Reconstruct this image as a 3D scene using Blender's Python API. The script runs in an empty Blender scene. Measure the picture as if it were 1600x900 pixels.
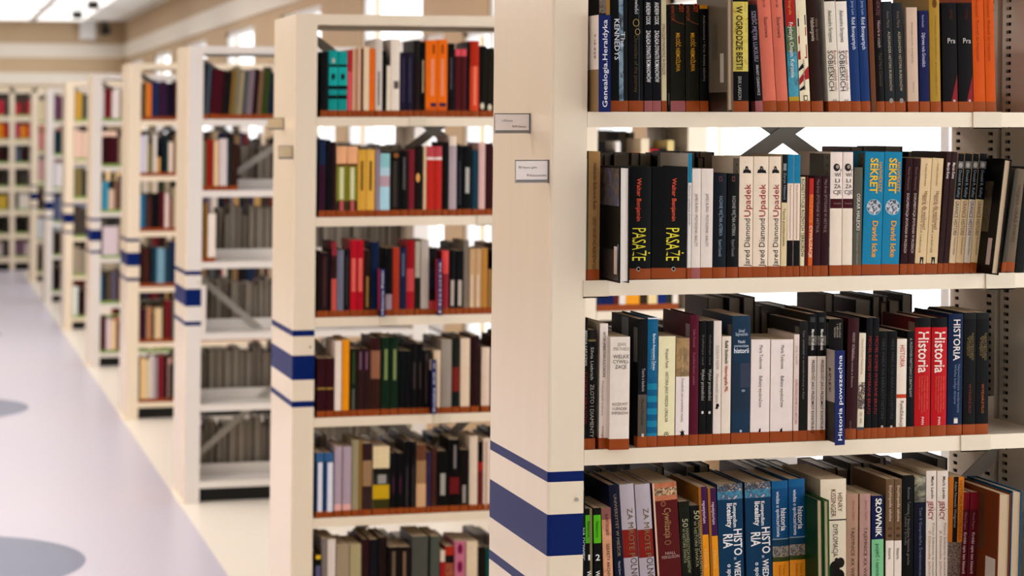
import bpy, math, random
from mathutils import Matrix, Vector

# ------------------------------------------------------------------ camera, world, lamps, exposure
SC = bpy.context.scene
COL = SC.collection
R = random.Random(7)
EYE = 1.59                                   # eye height above the floor
FPX, TH, HOR = 3496.7, 0.25768, 194.9        # focal length (px of 1600), yaw, horizon row
cam_data = bpy.data.cameras.new('camera')
cam = bpy.data.objects.new('camera', cam_data)
COL.objects.link(cam)
cam.location = (0, 0, EYE)
cam.rotation_euler = (math.pi / 2, 0, -TH)
cam_data.sensor_width = 36.0
cam_data.lens = FPX / 1600 * 36
cam_data.shift_y = -(450 - HOR) / 1600
cam_data.clip_end = 200
cam_data.dof.use_dof = True
cam_data.dof.focus_distance = 4.02
cam_data.dof.aperture_fstop = 5.2
SC.camera = cam
SC.view_settings.view_transform = 'Standard'
SC.view_settings.look = 'None'
SC.view_settings.gamma = 1.0
SC.view_settings.use_curve_mapping = False
SC.view_settings.exposure = -0.02

world = bpy.data.worlds.new('daylight')
SC.world = world
world.use_nodes = True
nt = world.node_tree
bg = nt.nodes['Background']
bg.inputs['Color'].default_value = (0.95, 0.97, 1.0, 1)
bg.inputs['Strength'].default_value = 2.6


def area(name, loc, rot, sx, sy, power, col):
    l = bpy.data.lights.new(name, 'AREA')
    l.shape = 'RECTANGLE'; l.size = sx; l.size_y = sy; l.energy = power; l.color = col
    o = bpy.data.objects.new(name, l); COL.objects.link(o)
    o.location = loc; o.rotation_euler = rot
    return o


WARM = (1.0, 0.91, 0.80)
LAMPS = [(-1.0, 1.8, 8), (-1.0, 4.6, 20), (-1.0, 7.4, 60), (-1.0, 10.2, 44), (-1.0, 13.0, 44), (-1.0, 15.8, 44)]
PANELS = [(x, y) for y in (17.2, 20.45, 23.7, 26.95) for x in (-0.30, 0.35, 1.00, 1.65)]
PANEL_GLOW = 1.2

# ------------------------------------------------------------------ geometry of the room (metres)
X0, D, W, WU = 1.0745, 0.421, 1.01, 0.0657    # bookcase left edge, depth, bay width, width of the upright's face
Z1 = EYE + 0.023                              # top of the shelf at eye height
PITCH = 0.30
ZB = EYE - 1.4995                             # lowest shelf
ZT = EYE + 0.331                              # top of a bookcase
LEAN = 0.010                                  # the racks stand a touch out of plumb
YS = [3.804, 6.618, 9.4165, 12.183, 14.886, 17.651, 20.429, 23.177]
XW, YB, ZC = 2.5, 28.9, 2.90                  # window wall, back wall, ceiling
STRIPES = [EYE + v for v in (-0.6133, -0.6314, -0.6887, -0.7620, -0.8251, -0.8432)]


def XatY(u, Y):
    return Y * math.tan(TH + math.atan((u - 800) / FPX))


def depth(X, Y):
    return X * math.sin(TH) + Y * math.cos(TH)


def ZatY(v, X, Y):
    return EYE + (HOR - v) * depth(X, Y) / FPX


# ------------------------------------------------------------------ materials
MATS = {}
GAIN = 1.0


def lin(c):
    c = c.lstrip('#')
    out = []
    for i in (0, 2, 4):
        s = int(c[i:i + 2], 16) / 255
        v = s / 12.92 if s <= 0.04045 else ((s + 0.055) / 1.055) ** 2.4
        out.append(v)
    lum = 0.2126 * out[0] + 0.7152 * out[1] + 0.0722 * out[2]
    k = 1.25 * (0.5 * lum + 0.5 * max(out) + 1e-4) ** 0.33
    k = min(k, 0.86 / max(max(out), 1e-6))
    return [v * k for v in out]


def mat(c, rough=0.42, gain=None, vary=0.10, scale=60, spec=0.5, name=None, bump=0.0, stretch=None):
    """plain painted / printed surface with a faint procedural unevenness"""
    key = (c, rough, gain, vary, scale, spec, bump, stretch)
    if key in MATS:
        return MATS[key]
    m = bpy.data.materials.new(name or 'surface_' + c.lstrip('#'))
    m.use_nodes = True
    t = m.node_tree
    b = t.nodes['Principled BSDF']
    r, g, bl = [min(0.9, v * (gain or GAIN)) for v in lin(c)]
    tc = t.nodes.new('ShaderNodeTexCoord')
    no = t.nodes.new('ShaderNodeTexNoise')
    no.inputs['Scale'].default_value = scale
    no.inputs['Detail'].default_value = 3
    if stretch:
        mp = t.nodes.new('ShaderNodeMapping')
        mp.inputs['Scale'].default_value = stretch
        t.links.new(tc.outputs['Object'], mp.inputs['Vector'])
        t.links.new(mp.outputs['Vector'], no.inputs['Vector'])
    else:
        t.links.new(tc.outputs['Object'], no.inputs['Vector'])
    mx = t.nodes.new('ShaderNodeMix')
    mx.data_type = 'RGBA'
    mx.inputs[6].default_value = (r * (1 - vary), g * (1 - vary), bl * (1 - vary), 1)
    mx.inputs[7].default_value = (min(1, r * (1 + vary)), min(1, g * (1 + vary)), min(1, bl * (1 + vary)), 1)
    t.links.new(no.outputs['Fac'], mx.inputs[0])
    t.links.new(mx.outputs[2], b.inputs['Base Color'])
    b.inputs['Roughness'].default_value = rough
    b.inputs['Specular IOR Level'].default_value = spec
    if bump:
        bp = t.nodes.new('ShaderNodeBump')
        bp.inputs['Strength'].default_value = bump
        bp.inputs['Distance'].default_value = 0.002
        t.links.new(no.outputs['Fac'], bp.inputs['Height'])
        t.links.new(bp.outputs['Normal'], b.inputs['Normal'])
    MATS[key] = m
    return m


def picture(name, cols, scale=90, rough=0.4):
    """printed picture: blotches of a few colours"""
    key = (name,)
    if key in MATS:
        return MATS[key]
    m = bpy.data.materials.new('printed_' + name)
    m.use_nodes = True
    t = m.node_tree
    b = t.nodes['Principled BSDF']
    tc = t.nodes.new('ShaderNodeTexCoord')
    no = t.nodes.new('ShaderNodeTexNoise')
    no.inputs['Scale'].default_value = scale
    no.inputs['Detail'].default_value = 4
    no.inputs['Distortion'].default_value = 1.0
    t.links.new(tc.outputs['Object'], no.inputs['Vector'])
    cr = t.nodes.new('ShaderNodeValToRGB')
    n = len(cols)
    el = cr.color_ramp.elements
    while len(el) < n:
        el.new(0.5)
    for i, c in enumerate(cols):
        el[i].position = 0.32 + 0.36 * i / (n - 1)
        el[i].color = (*[v * GAIN for v in lin(c)], 1)
    t.links.new(no.outputs['Fac'], cr.inputs['Fac'])
    t.links.new(cr.outputs['Color'], b.inputs['Base Color'])
    b.inputs['Roughness'].default_value = rough
    MATS[key] = m
    return m


PAINT = mat('#e4d5bd', 0.24, vary=0.03, scale=9, name='cream_enamel', stretch=(3, 3, 0.5))
FRONTG = mat('#dcd6d0', 0.30, vary=0.03, scale=9, name='grey_fronts', stretch=(3, 3, 0.5))  # greyer than the cream, for fronts and shelves of alternate bookcases
BLUE = mat('#0a2a78', 0.36, spec=0.08, vary=0.04, name='blue_band')
BLACK = mat('#0c0c0c', 0.7, name='recess_shade')  # black that stands in for shade inside slots and under the lowest shelves
PAGE = mat('#c4ab8a', 0.8, vary=0.14, scale=420, name='paper_edges', stretch=(6, 6, 0.4))
PAGEW = mat('#e4dcd2', 0.8, vary=0.08, scale=420, name='white_paper_edges', stretch=(6, 6, 0.4))
TAPE = mat('#a44a12', 0.4, spec=0.15, vary=0.08, name='brown_tape')
TAPEP = mat('#a85a58', 0.35, spec=0.25, vary=0.06, name='worn_brown_tape')
TAPEG = mat('#86a84a', 0.4, vary=0.08, name='green_tape')
STICK = mat('#c9bfb0', 0.5, vary=0.05, name='paper_sticker')


# ------------------------------------------------------------------ mesh helper
class MB:
    def __init__(self):
        self.v, self.f, self.m, self.mats = [], [], [], []

    def mi(self, m):
        if m not in self.mats:
            self.mats.append(m)
        return self.mats.index(m)

    def face(self, pts, m):
        n = len(self.v)
        self.v.extend(pts)
        self.f.append(tuple(range(n, n + len(pts))))
        self.m.append(self.mi(m))

    def box(self, a, b, m, front=None, top=None):
        x0, y0, z0 = a
        x1, y1, z1 = b
        n = len(self.v)
        self.v.extend([(x0, y0, z0), (x1, y0, z0), (x1, y1, z0), (x0, y1, z0), (x0, y0, z1), (x1, y0, z1), (x1, y1, z1), (x0, y1, z1)])
        k = self.mi(m)
        for q, mm in (((0, 3, 2, 1), m), ((4, 5, 6, 7), top or m), ((0, 1, 5, 4), front or m), ((1, 2, 6, 5), m), ((2, 3, 7, 6), m), ((3, 0, 4, 7), m)):
            self.f.append(tuple(n + i for i in q))
            self.m.append(self.mi(mm))

    def prism(self, poly, z0, z1, m):
        """closed outline in XY (counter-clockwise) pulled up from z0 to z1"""
        n = len(self.v)
        k = len(poly)
        self.v.extend([(x, y, z0) for x, y in poly])
        self.v.extend([(x, y, z1) for x, y in poly])
        for i in range(k):
            j = (i + 1) % k
            self.f.append((n + i, n + j, n + k + j, n + k + i)); self.m.append(self.mi(m))
        self.f.append(tuple(n + k + i for i in range(k))); self.m.append(self.mi(m))
        self.f.append(tuple(n + k - 1 - i for i in range(k))); self.m.append(self.mi(m))

    def beam(self, p, q, w, t, m):
        """flat bar from p to q; w across in XZ, t along Y"""
        p, q = Vector(p), Vector(q)
        d = (q - p).normalized()
        s = Vector((d.z, 0, -d.x)) * (w / 2)
        y = Vector((0, t / 2, 0))
        c = [p - s - y, p + s - y, p + s + y, p - s + y, q - s - y, q + s - y, q + s + y, q - s + y]
        n = len(self.v)
        self.v.extend([tuple(a) for a in c])
        for f in ((0, 3, 2, 1), (4, 5, 6, 7), (0, 1, 5, 4), (1, 2, 6, 5), (2, 3, 7, 6), (3, 0, 4, 7)):
            self.f.append(tuple(n + i for i in f)); self.m.append(self.mi(m))

    def cyl(self, c, r, h, m, axis='Z', n=20):
        base = len(self.v)
        for k in (0, h):
            for i in range(n):
                a = 2 * math.pi * i / n
                ca, sa = r * math.cos(a), r * math.sin(a)
                self.v.append({'Z': (c[0] + ca, c[1] + sa, c[2] + k), 'Y': (c[0] + ca, c[1] + k, c[2] + sa), 'X': (c[0] + k, c[1] + ca, c[2] + sa)}[axis])
        for i in range(n):
            j = (i + 1) % n
            self.f.append((base + i, base + j, base + n + j, base + n + i)); self.m.append(self.mi(m))
        self.f.append(tuple(base + n - 1 - i for i in range(n))); self.m.append(self.mi(m))
        self.f.append(tuple(base + n + i for i in range(n))); self.m.append(self.mi(m))

    def shear(self, z0, k=LEAN):
        self.v = [(x + k * (z - z0), y, z) for x, y, z in self.v]
        return self

    def mesh(self, name):
        me = bpy.data.meshes.new(name)
        me.from_pydata(self.v, [], self.f)
        for m in self.mats:
            me.materials.append(m)
        me.polygons.foreach_set('material_index', self.m)
        me.update()
        return me

    def build(self, name, parent=None, bevel=0.0):
        o = bpy.data.objects.new(name, self.mesh(name))
        COL.objects.link(o)
        if parent is not None:
            o.parent = parent
        if bevel:
            b = o.modifiers.new('edge', 'BEVEL')
            b.width = bevel; b.segments = 2; b.limit_method = 'ANGLE'
        return o


def tag(o, label=None, cat=None, group=None, kind=None):
    for k, v in (('label', label), ('category', cat), ('group', group), ('kind', kind)):
        if v:
            o[k] = v
    return o


def empty(name, loc=(0, 0, 0)):
    o = bpy.data.objects.new(name, None)
    o.empty_display_size = 0.1
    COL.objects.link(o)
    o.location = loc
    return o


def copy_tree(o, parent=None):
    c = o.copy()
    COL.objects.link(c)
    c.parent = parent
    for ch in list(o.children):
        copy_tree(ch, c)
    return c


# ------------------------------------------------------------------ the room
def floor_material():
    m = bpy.data.materials.new('floor_covering')
    m.use_nodes = True
    t = m.node_tree
    N = t.nodes
    L = t.links
    b = N['Principled BSDF']
    tc = N.new('ShaderNodeTexCoord')
    sep = N.new('ShaderNodeSeparateXYZ')
    L.new(tc.outputs['Object'], sep.inputs[0])

    def math_(op, a, bb=None):
        n = N.new('ShaderNodeMath'); n.operation = op
        for i, x in enumerate((a, bb)):
            if x is None:
                continue
            if isinstance(x, (int, float)):
                n.inputs[i].default_value = x
            else:
                L.new(x, n.inputs[i])
        return n.outputs[0]
    side = math_('GREATER_THAN', sep.outputs['X'], 1.043)
    # round inlays every 4.55 m along the aisle
    yy = math_('SUBTRACT', math_('MODULO', math_('ADD', sep.outputs['Y'], -8.35 + 4.55 / 2 + 45.5), 4.55), 4.55 / 2)
    xx = math_('ADD', sep.outputs['X'], 0.02)
    rr = math_('SQRT', math_('ADD', math_('POWER', math_('ABSOLUTE', xx), 2.0), math_('POWER', math_('ABSOLUTE', yy), 2.0)))
    disc = math_('LESS_THAN', rr, 0.60)
    no = N.new('ShaderNodeTexNoise'); no.inputs['Scale'].default_value = 180; no.inputs['Detail'].default_value = 2
    L.new(tc.outputs['Object'], no.inputs['Vector'])

    def mix(f, a, c):
        n = N.new('ShaderNodeMix'); n.data_type = 'RGBA'
        L.new(f, n.inputs[0])
        for i, x in ((6, a), (7, c)):
            if isinstance(x, tuple):
                n.inputs[i].default_value = x
            else:
                L.new(x, n.inputs[i])
        return n.outputs[2]
    lav = mix(no.outputs['Fac'], (*[v * 0.93 for v in lin('#c2bdcc')], 1), (*[v * 1.05 for v in lin('#c2bdcc')], 1))
    blue = mix(no.outputs['Fac'], (*[v * 0.9 for v in lin('#737a98')], 1), (*[v * 1.1 for v in lin('#737a98')], 1))
    cream = mix(no.outputs['Fac'], (*[v * 0.97 for v in lin('#eee5d8')], 1), (*[v * 1.02 for v in lin('#eee5d8')], 1))
    L.new(mix(side, mix(disc, lav, blue), cream), b.inputs['Base Color'])
    b.inputs['Roughness'].default_value = 0.32
    return m


XL, YN = -4.5, -3.0
m = MB()
m.box((XL, YN, -0.1), (XW + 0.3, YB + 0.3, 0), floor_material())
tag(m.build('floor'), 'pale lavender floor with round grey inlays and a cream strip under the bookcases', 'floor', kind='structure')


def ceiling_material():
    m = bpy.data.materials.new('ceiling_tiles')
    m.use_nodes = True
    t = m.node_tree
    b = t.nodes['Principled BSDF']
    tc = t.nodes.new('ShaderNodeTexCoord')
    br = t.nodes.new('ShaderNodeTexBrick')
    br.offset = 0.0
    br.inputs['Scale'].default_value = 1.0
    br.inputs['Brick Width'].default_value = 1.2
    br.inputs['Row Height'].default_value = 1.2
    br.inputs['Mortar Size'].default_value = 0.025
    br.inputs['Color1'].default_value = (0.86, 0.855, 0.85, 1)
    br.inputs['Color2'].default_value = (0.89, 0.885, 0.88, 1)
    br.inputs['Mortar'].default_value = (0.55, 0.52, 0.48, 1)
    t.links.new(tc.outputs['Object'], br.inputs['Vector'])
    t.links.new(br.outputs['Color'], b.inputs['Base Color'])
    b.inputs['Roughness'].default_value = 0.8
    return m


m = MB()
m.box((XL, YN, ZC), (XW + 0.3, YB + 0.3, ZC + 0.1), ceiling_material())
tag(m.build('ceiling'), 'white ceiling of square tiles above the aisle', 'ceiling', kind='structure')

WALLM = mat('#cbb08e', 0.8, vary=0.05, scale=4, name='tan_wall')
BANDM = mat('#ece3d5', 0.6, vary=0.03, scale=5, name='pale_band')  # paler than the wall, for its raised horizontal bands
WHITE = mat('#e8e8e8', 0.4, vary=0.02, name='white_frame')
WIN = [6.07 + 3.04 * k for k in range(-2, 8) if -1 < 6.07 + 3.04 * k < YB - 1]
SILL, MID, HEAD = 0.55, 2.05, 2.38
WA, WB = 1.33, 0.84                           # half widths below and above the transom
m = MB()
y = YN
for c in WIN:
    m.box((XW, y, 0), (XW + 0.12, c - WA, ZC), WALLM)
    m.box((XW, c - WA, 0), (XW + 0.12, c + WA, SILL), WALLM)
    m.box((XW, c - WA, MID), (XW + 0.12, c - WB, ZC), WALLM)
    m.box((XW, c + WB, MID), (XW + 0.12, c + WA, ZC), WALLM)
    m.box((XW, c - WB, HEAD), (XW + 0.12, c + WB, ZC), WALLM)
    y = c + WA
m.box((XW, y, 0), (XW + 0.12, YB, ZC), WALLM)
tag(m.build('wall_right'), 'tan wall with tall windows behind the ends of the bookcases', 'wall', kind='structure')
m = MB()
m.box((XL - 0.2, YN, 0), (XL, YB + 0.25, ZC), WALLM)  # unseen wall added to lower the fill light from this side
tag(m.build('wall_left'), 'tan wall added left of the aisle to cut side light, outside the picture', 'wall', kind='structure')
m = MB()
m.box((XL, YN - 0.2, 1.1), (XW + 0.25, YN, ZC), WALLM)  # unseen wall added to keep daylight off the upper rows
m.box((XL, YN - 0.2, 0), (XL + 0.6, YN, 1.1), WALLM)
tag(m.build('wall_front_added'), 'tan wall added behind the viewer, its low opening shaping the daylight', 'wall', kind='structure')
m = MB()
m.box((XL, YB, 0), (XW + 0.25, YB + 0.25, ZC), WALLM)
tag(m.build('wall_back'), 'tan wall at the far end of the aisle', 'wall', kind='structure')
m = MB()
m.box((XW - 0.02, YN, 2.44), (XW, YB, 2.62), BANDM)
tag(m.build('wall_band_1'), 'pale band along the top of the window wall', 'wall_band', kind='structure')
m = MB()
m.box((XL, YB - 0.02, 2.44), (XW - 0.02, YB, 2.62), BANDM)
tag(m.build('wall_band_2'), 'upper pale band across the far wall', 'wall_band', kind='structure')
m = MB()
m.box((XL, YB - 0.02, 2.10), (XW, YB, 2.25), BANDM)
tag(m.build('wall_band_3'), 'lower pale band across the far wall', 'wall_band', kind='structure')

glass = bpy.data.materials.new('window_glass')
glass.use_nodes = True
t = glass.node_tree
t.nodes.remove(t.nodes['Principled BSDF'])
tr = t.nodes.new('ShaderNodeBsdfTransparent')
gl = t.nodes.new('ShaderNodeBsdfGlossy'); gl.inputs['Roughness'].default_value = 0.02
ms = t.nodes.new('ShaderNodeMixShader')
ms.inputs[0].default_value = 0.06; t.links.new(tr.outputs[0], ms.inputs[1]); t.links.new(gl.outputs[0], ms.inputs[2])
t.links.new(ms.outputs[0], t.nodes['Material Output'].inputs['Surface'])
for i, c in enumerate(WIN):
    e = empty('window_%d' % (i + 1), (XW + 0.05, c, SILL))
    tag(e, 'wide white framed window in the tan side wall', 'window', kind='structure')
    h, k = HEAD - SILL, MID - SILL
    f = MB()
    for a, b in ((-WA, -WA + 0.05), (WA - 0.05, WA), (-WB - 0.02, -WB + 0.03), (WB - 0.03, WB + 0.02)):
        f.box((-0.03, a, 0), (0.03, b, k), WHITE)
    f.box((-0.03, -WB, k), (0.03, -WB + 0.05, h), WHITE)
    f.box((-0.03, WB - 0.05, k), (0.03, WB, h), WHITE)
    f.box((-0.03, -WA, 0), (0.03, WA, 0.05), WHITE)
    f.box((-0.03, -WA, k - 0.04), (0.03, WA, k), WHITE)
    f.box((-0.03, -WB, h - 0.05), (0.03, WB, h), WHITE)
    f.build('window_frame', e)
    g = MB()
    g.box((-0.004, -WA + 0.04, 0.04), (0.004, WA - 0.04, k - 0.03), glass)
    g.build('pane', e)
    g = MB()
    g.box((-0.004, -WB + 0.04, k), (0.004, WB - 0.04, h - 0.04), glass)
    g.build('pane', e)
    s = MB()
    s.box((-0.09, -WA, -0.03), (-0.03, WA, 0.0), WHITE)
    s.build('window_sill', e)


# ------------------------------------------------------------------ steel bookcases
SHELF_Z = [Z1 - PITCH * i for i in range(5)] + [ZB]
BAR_M = mat('#a8a298', 0.45, vary=0.04, name='grey_steel')
SHADEP = mat('#cfc2ae', 0.45, vary=0.03, scale=9, name='shaded_enamel')  # darker copy of the cream enamel, inner shade put into its colour


def end_panel(mirror, w, pf):
    """C-shaped sheet closing the end of a bookcase; blue bands wrap round it"""
    outer = [(WU, 0.022), (WU, 0.0), (0.005, 0.0), (0.0015, 0.0015), (0.0, 0.005), (0.0, D - 0.005), (0.0015, D - 0.0015), (0.005, D), (WU, D), (WU, D - 0.022)]
    inner = [(WU - 0.003, 0.022), (WU - 0.003, 0.003), (0.006, 0.003), (0.004, 0.0035), (0.003, 0.006), (0.003, D - 0.006), (0.004, D - 0.0035), (0.006, D - 0.003), (WU - 0.003, D - 0.003), (WU - 0.003, D - 0.022)]
    zs = [0.0] + sorted(STRIPES) + [ZT]
    b = MB()

    def fx(p, z):
        return ((w - p[0]) if mirror else p[0], p[1], z)

    def quad(a, c, z0, z1, m):
        pts = [fx(a, z0), fx(c, z0), fx(c, z1), fx(a, z1)]
        b.face(pts if mirror else pts[::-1], m)
    for k in range(len(zs) - 1):
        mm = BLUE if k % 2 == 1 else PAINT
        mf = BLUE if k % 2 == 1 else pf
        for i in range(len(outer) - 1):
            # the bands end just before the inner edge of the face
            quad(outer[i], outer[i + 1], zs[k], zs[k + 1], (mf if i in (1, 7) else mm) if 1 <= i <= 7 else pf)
            quad(inner[i + 1], inner[i], zs[k], zs[k + 1], PAINT)
        quad(inner[0], outer[0], zs[k], zs[k + 1], PAINT)
        quad(outer[-1], inner[-1], zs[k], zs[k + 1], PAINT)
    for z, up in ((0.0, False), (ZT, True)):
        for i in range(len(outer) - 1):
            pts = [fx(outer[i], z), fx(outer[i + 1], z), fx(inner[i + 1], z), fx(inner[i], z)]
            if up != mirror:
                pts = pts[::-1]
            b.face(pts[::-1] if False else pts, PAINT)
    return b.shear(EYE)


def perforated_post(x, a, c, sgn):
    """inner sheet of an upright with two columns of slots, dark inside; sgn = way it faces"""
    b = MB()
    z0, z1 = 0.03, ZT - 0.034
    cols = [a + 0.026, c - 0.026]
    hw = 0.010
    edges = [a]
    for q in cols:
        edges += [q - hw, q + hw]
    edges.append(c)

    def quad(y0, y1, q0, q1, m, xx=x):
        pts = [(xx, y0, q0), (xx, y1, q0), (xx, y1, q1), (xx, y0, q1)]
        b.face(pts if sgn > 0 else pts[::-1], m)
    for i in range(len(edges) - 1):
        if i % 2 == 0:
            quad(edges[i], edges[i + 1], z0, z1, SHADEP)
        else:
            z = z0
            n = int((z1 - z0) / 0.0153)
            for k in range(n):
                quad(edges[i], edges[i + 1], z, z + 0.0088, SHADEP)
                z += 0.0153
            quad(edges[i], edges[i + 1], z, z1, SHADEP)
            quad(edges[i], edges[i + 1], z0, z1, BLACK, x - sgn * 0.006)  # dark sheet painting the shade behind the slots
    # folded sides of the post
    for yy, d in ((a, 1), (c, -1)):
        b.face([(x, yy, z0), (x - sgn * 0.03, yy, z0), (x - sgn * 0.03, yy, z1), (x, yy, z1)], SHADEP)
    return b.shear(EYE)


def shelf_mesh(w, z, rear, left=True, pf=None):
    b = MB()
    x0, x1 = (WU + 0.0008 if left else 0.001), w - WU - 0.0008

    def Y(v):
        return D - v if rear else v

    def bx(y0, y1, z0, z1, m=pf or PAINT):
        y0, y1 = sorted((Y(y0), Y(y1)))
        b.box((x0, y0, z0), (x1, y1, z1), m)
    bx(0.001, 0.012, z - 0.0275, z)              # front lip
    bx(0.012, 0.200, z - 0.004, z)               # plate
    bx(0.190, 0.200, z - 0.0275, z - 0.004)      # back fold
    bx(0.012, 0.022, z - 0.0275, z - 0.0245)     # return of the lip
    if rear:
        bx(0.196, 0.200, z, z + 0.042)           # low stop at the back of the shelf
    return b.shear(EYE)


def make_bookcase(w, label, group, left=True, pf=None):
    pf = pf or PAINT
    root = empty('bookcase')
    tag(root, label, 'bookcase', group)
    if left:
        end_panel(False, w, pf).build('end_panel', root)
        for a, c in ((0.004, 0.200), (0.221, D - 0.004)):
            perforated_post(WU + 0.0004, a, c, 1).build('perforated_post', root)
        s = MB(); s.cyl((WU - 0.013, -0.0025, STRIPES[2] + 0.025), 0.0035, 0.003, BAR_M, 'Y', 12)
        s.shear(EYE).build('screw', root)
    end_panel(True, w, pf).build('end_panel', root)
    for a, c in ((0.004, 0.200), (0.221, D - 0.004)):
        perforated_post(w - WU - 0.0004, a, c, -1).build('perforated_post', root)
    for z in SHELF_Z:
        shelf_mesh(w, z, False, left, pf).build('shelf', root)
        shelf_mesh(w, z, True, left, pf).build('shelf', root)
    x0 = WU if left else 0.001
    t = MB()
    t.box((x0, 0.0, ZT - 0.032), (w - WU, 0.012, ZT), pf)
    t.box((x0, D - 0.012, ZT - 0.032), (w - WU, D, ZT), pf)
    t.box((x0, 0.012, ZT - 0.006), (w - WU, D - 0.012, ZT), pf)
    t.shear(EYE).build('top_rail', root)
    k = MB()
    k.box((x0, 0.05, 0.0), (w - WU, D - 0.05, ZB - 0.03), BLACK)  # shade of the open gap at the foot put in as a black box
    k.shear(EYE).build('shade_plinth', root)
    if left:
        for za, zb in ((0.285, -0.32), (-0.64, -1.43)):
            for s in (1, -1):
                b = MB()
                ends = ((WU, 0.2105 + 0.0025 * s, EYE + za), (w - WU, 0.2105 + 0.0025 * s, EYE + zb))
                if s < 0:
                    ends = ((WU, 0.2105 + 0.0025 * s, EYE + zb), (w - WU, 0.2105 + 0.0025 * s, EYE + za))
                b.beam(ends[0], ends[1], 0.028, 0.004, BAR_M)
                b.shear(EYE).build('cross_brace', root)
    return root


ORD = ['nearest', 'second', 'third', 'fourth', 'fifth', 'sixth', 'seventh', 'eighth']
GB = 'bookcases in a row along the aisle'
FOURTH = 'fourth bookcase, cream, blue bands on its end, small rows of mixed books'
bc1 = make_bookcase(1.041, 'nearest cream steel bookcase, packed with books, two card holders on its end', GB)
bc1.location = (X0, YS[0], 0)
cases = [bc1]
proto = make_bookcase(1.041, 'third bookcase, pale grey, mostly empty in front with a diagonal brace showing', GB, pf=FRONTG)
cream = make_bookcase(1.041, FOURTH, GB)
cream.location = (X0, YS[3], 0)
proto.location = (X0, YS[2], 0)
bc2 = make_bookcase(0.945, 'second cream bookcase from the camera, full, with orange and teal books on top', GB)
bc2.location = (X0, YS[1], 0)
bx2 = make_bookcase(0.36, 'narrow bookcase section joined to the far end of the second bookcase', GB, left=False)
bx2.location = (X0 + 0.945, YS[1], 0)
FARL = ['fifth bookcase along the aisle, cream, with green strips under its books',
        'sixth bookcase along the aisle, narrow and blurred, between the fifth and seventh',
        'seventh bookcase along the aisle, greyish and very blurred',
        'eighth and last bookcase in the row, beside the shelving on the far wall']
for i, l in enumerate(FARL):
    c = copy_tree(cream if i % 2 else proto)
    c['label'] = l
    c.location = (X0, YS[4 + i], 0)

# blank clips that slide along the shelf lips
CLIPM = mat('#d9cbb2', 0.36, vary=0.02, name='clip_enamel')


def clip(case, Y, u0, u1, z):
    a, c = XatY(u0, Y), XatY(u1, Y)
    b = MB()
    b.box((a - X0, -0.0025, z - 0.0302), (c - X0, 0.0005, z + 0.0008), CLIPM)
    b.box((a - X0, -0.0025, z - 0.0302), (c - X0, 0.012, z - 0.0280), CLIPM)
    b.build('shelf_clip', case)


for u0, u1, i in ((1520, 1564, 0), (911, 951, 1), (1540, 1585, 1), (1501, 1547, 2)):
    clip(bc1, YS[0], u0, u1, SHELF_Z[i])
for u0, u1, i in ((640, 666, 0), (745, 771, 1), (594, 620, 2), (678, 704, 3)):
    clip(bc2, YS[1], u0, u1, SHELF_Z[i])


# ------------------------------------------------------------------ lettering
JOBS = []


def font_meshes():
    """turn every queued line of lettering into mesh data in one go"""
    objs = {}
    for job in JOBS:
        k = (job[0], round(job[1], 4))
        if k not in objs:
            cu = bpy.data.curves.new('lettering', 'FONT')
            cu.body = job[0]
            cu.offset = job[1] * 0.45
            cu.resolution_u = 2
            o = bpy.data.objects.new('lettering', cu)
            COL.objects.link(o)
            objs[k] = o
    bpy.context.view_layer.update()
    dg = bpy.context.evaluated_depsgraph_get()
    out = {}
    for k, o in objs.items():
        me = o.evaluated_get(dg).to_mesh()
        vs = [(v.co.x, v.co.y) for v in me.vertices]
        fs = [tuple(p.vertices) for p in me.polygons]
        o.evaluated_get(dg).to_mesh_clear()
        out[k] = (vs, fs)
    for o in objs.values():
        cu = o.data
        bpy.data.objects.remove(o)
        bpy.data.curves.remove(cu)
    return out


def put_text(mb, glyphs, m, xc, zc, length, cap, mode, yfun):
    """lay glyph outlines on a spine: length along the line, cap = letter height"""
    vs, fs = glyphs
    if not vs:
        return
    xs = [v[0] for v in vs]
    a, c = min(xs), max(xs)
    sx = length / max(c - a, 1e-6)
    sy = cap / 0.73
    mid = (a + c) / 2
    n = len(mb.v)
    for x, y in vs:
        p, q = (x - mid) * sx, (y - 0.365) * sy
        if mode == 'd':
            X, Z = xc + q, zc - p
        elif mode == 'u':
            X, Z = xc - q, zc + p
        else:
            X, Z = xc + p, zc + q
        mb.v.append((X, yfun(X), Z))
    k = mb.mi(m)
    for f in fs:
        mb.f.append(tuple(n + i for i in f))
        mb.m.append(k)


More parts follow.
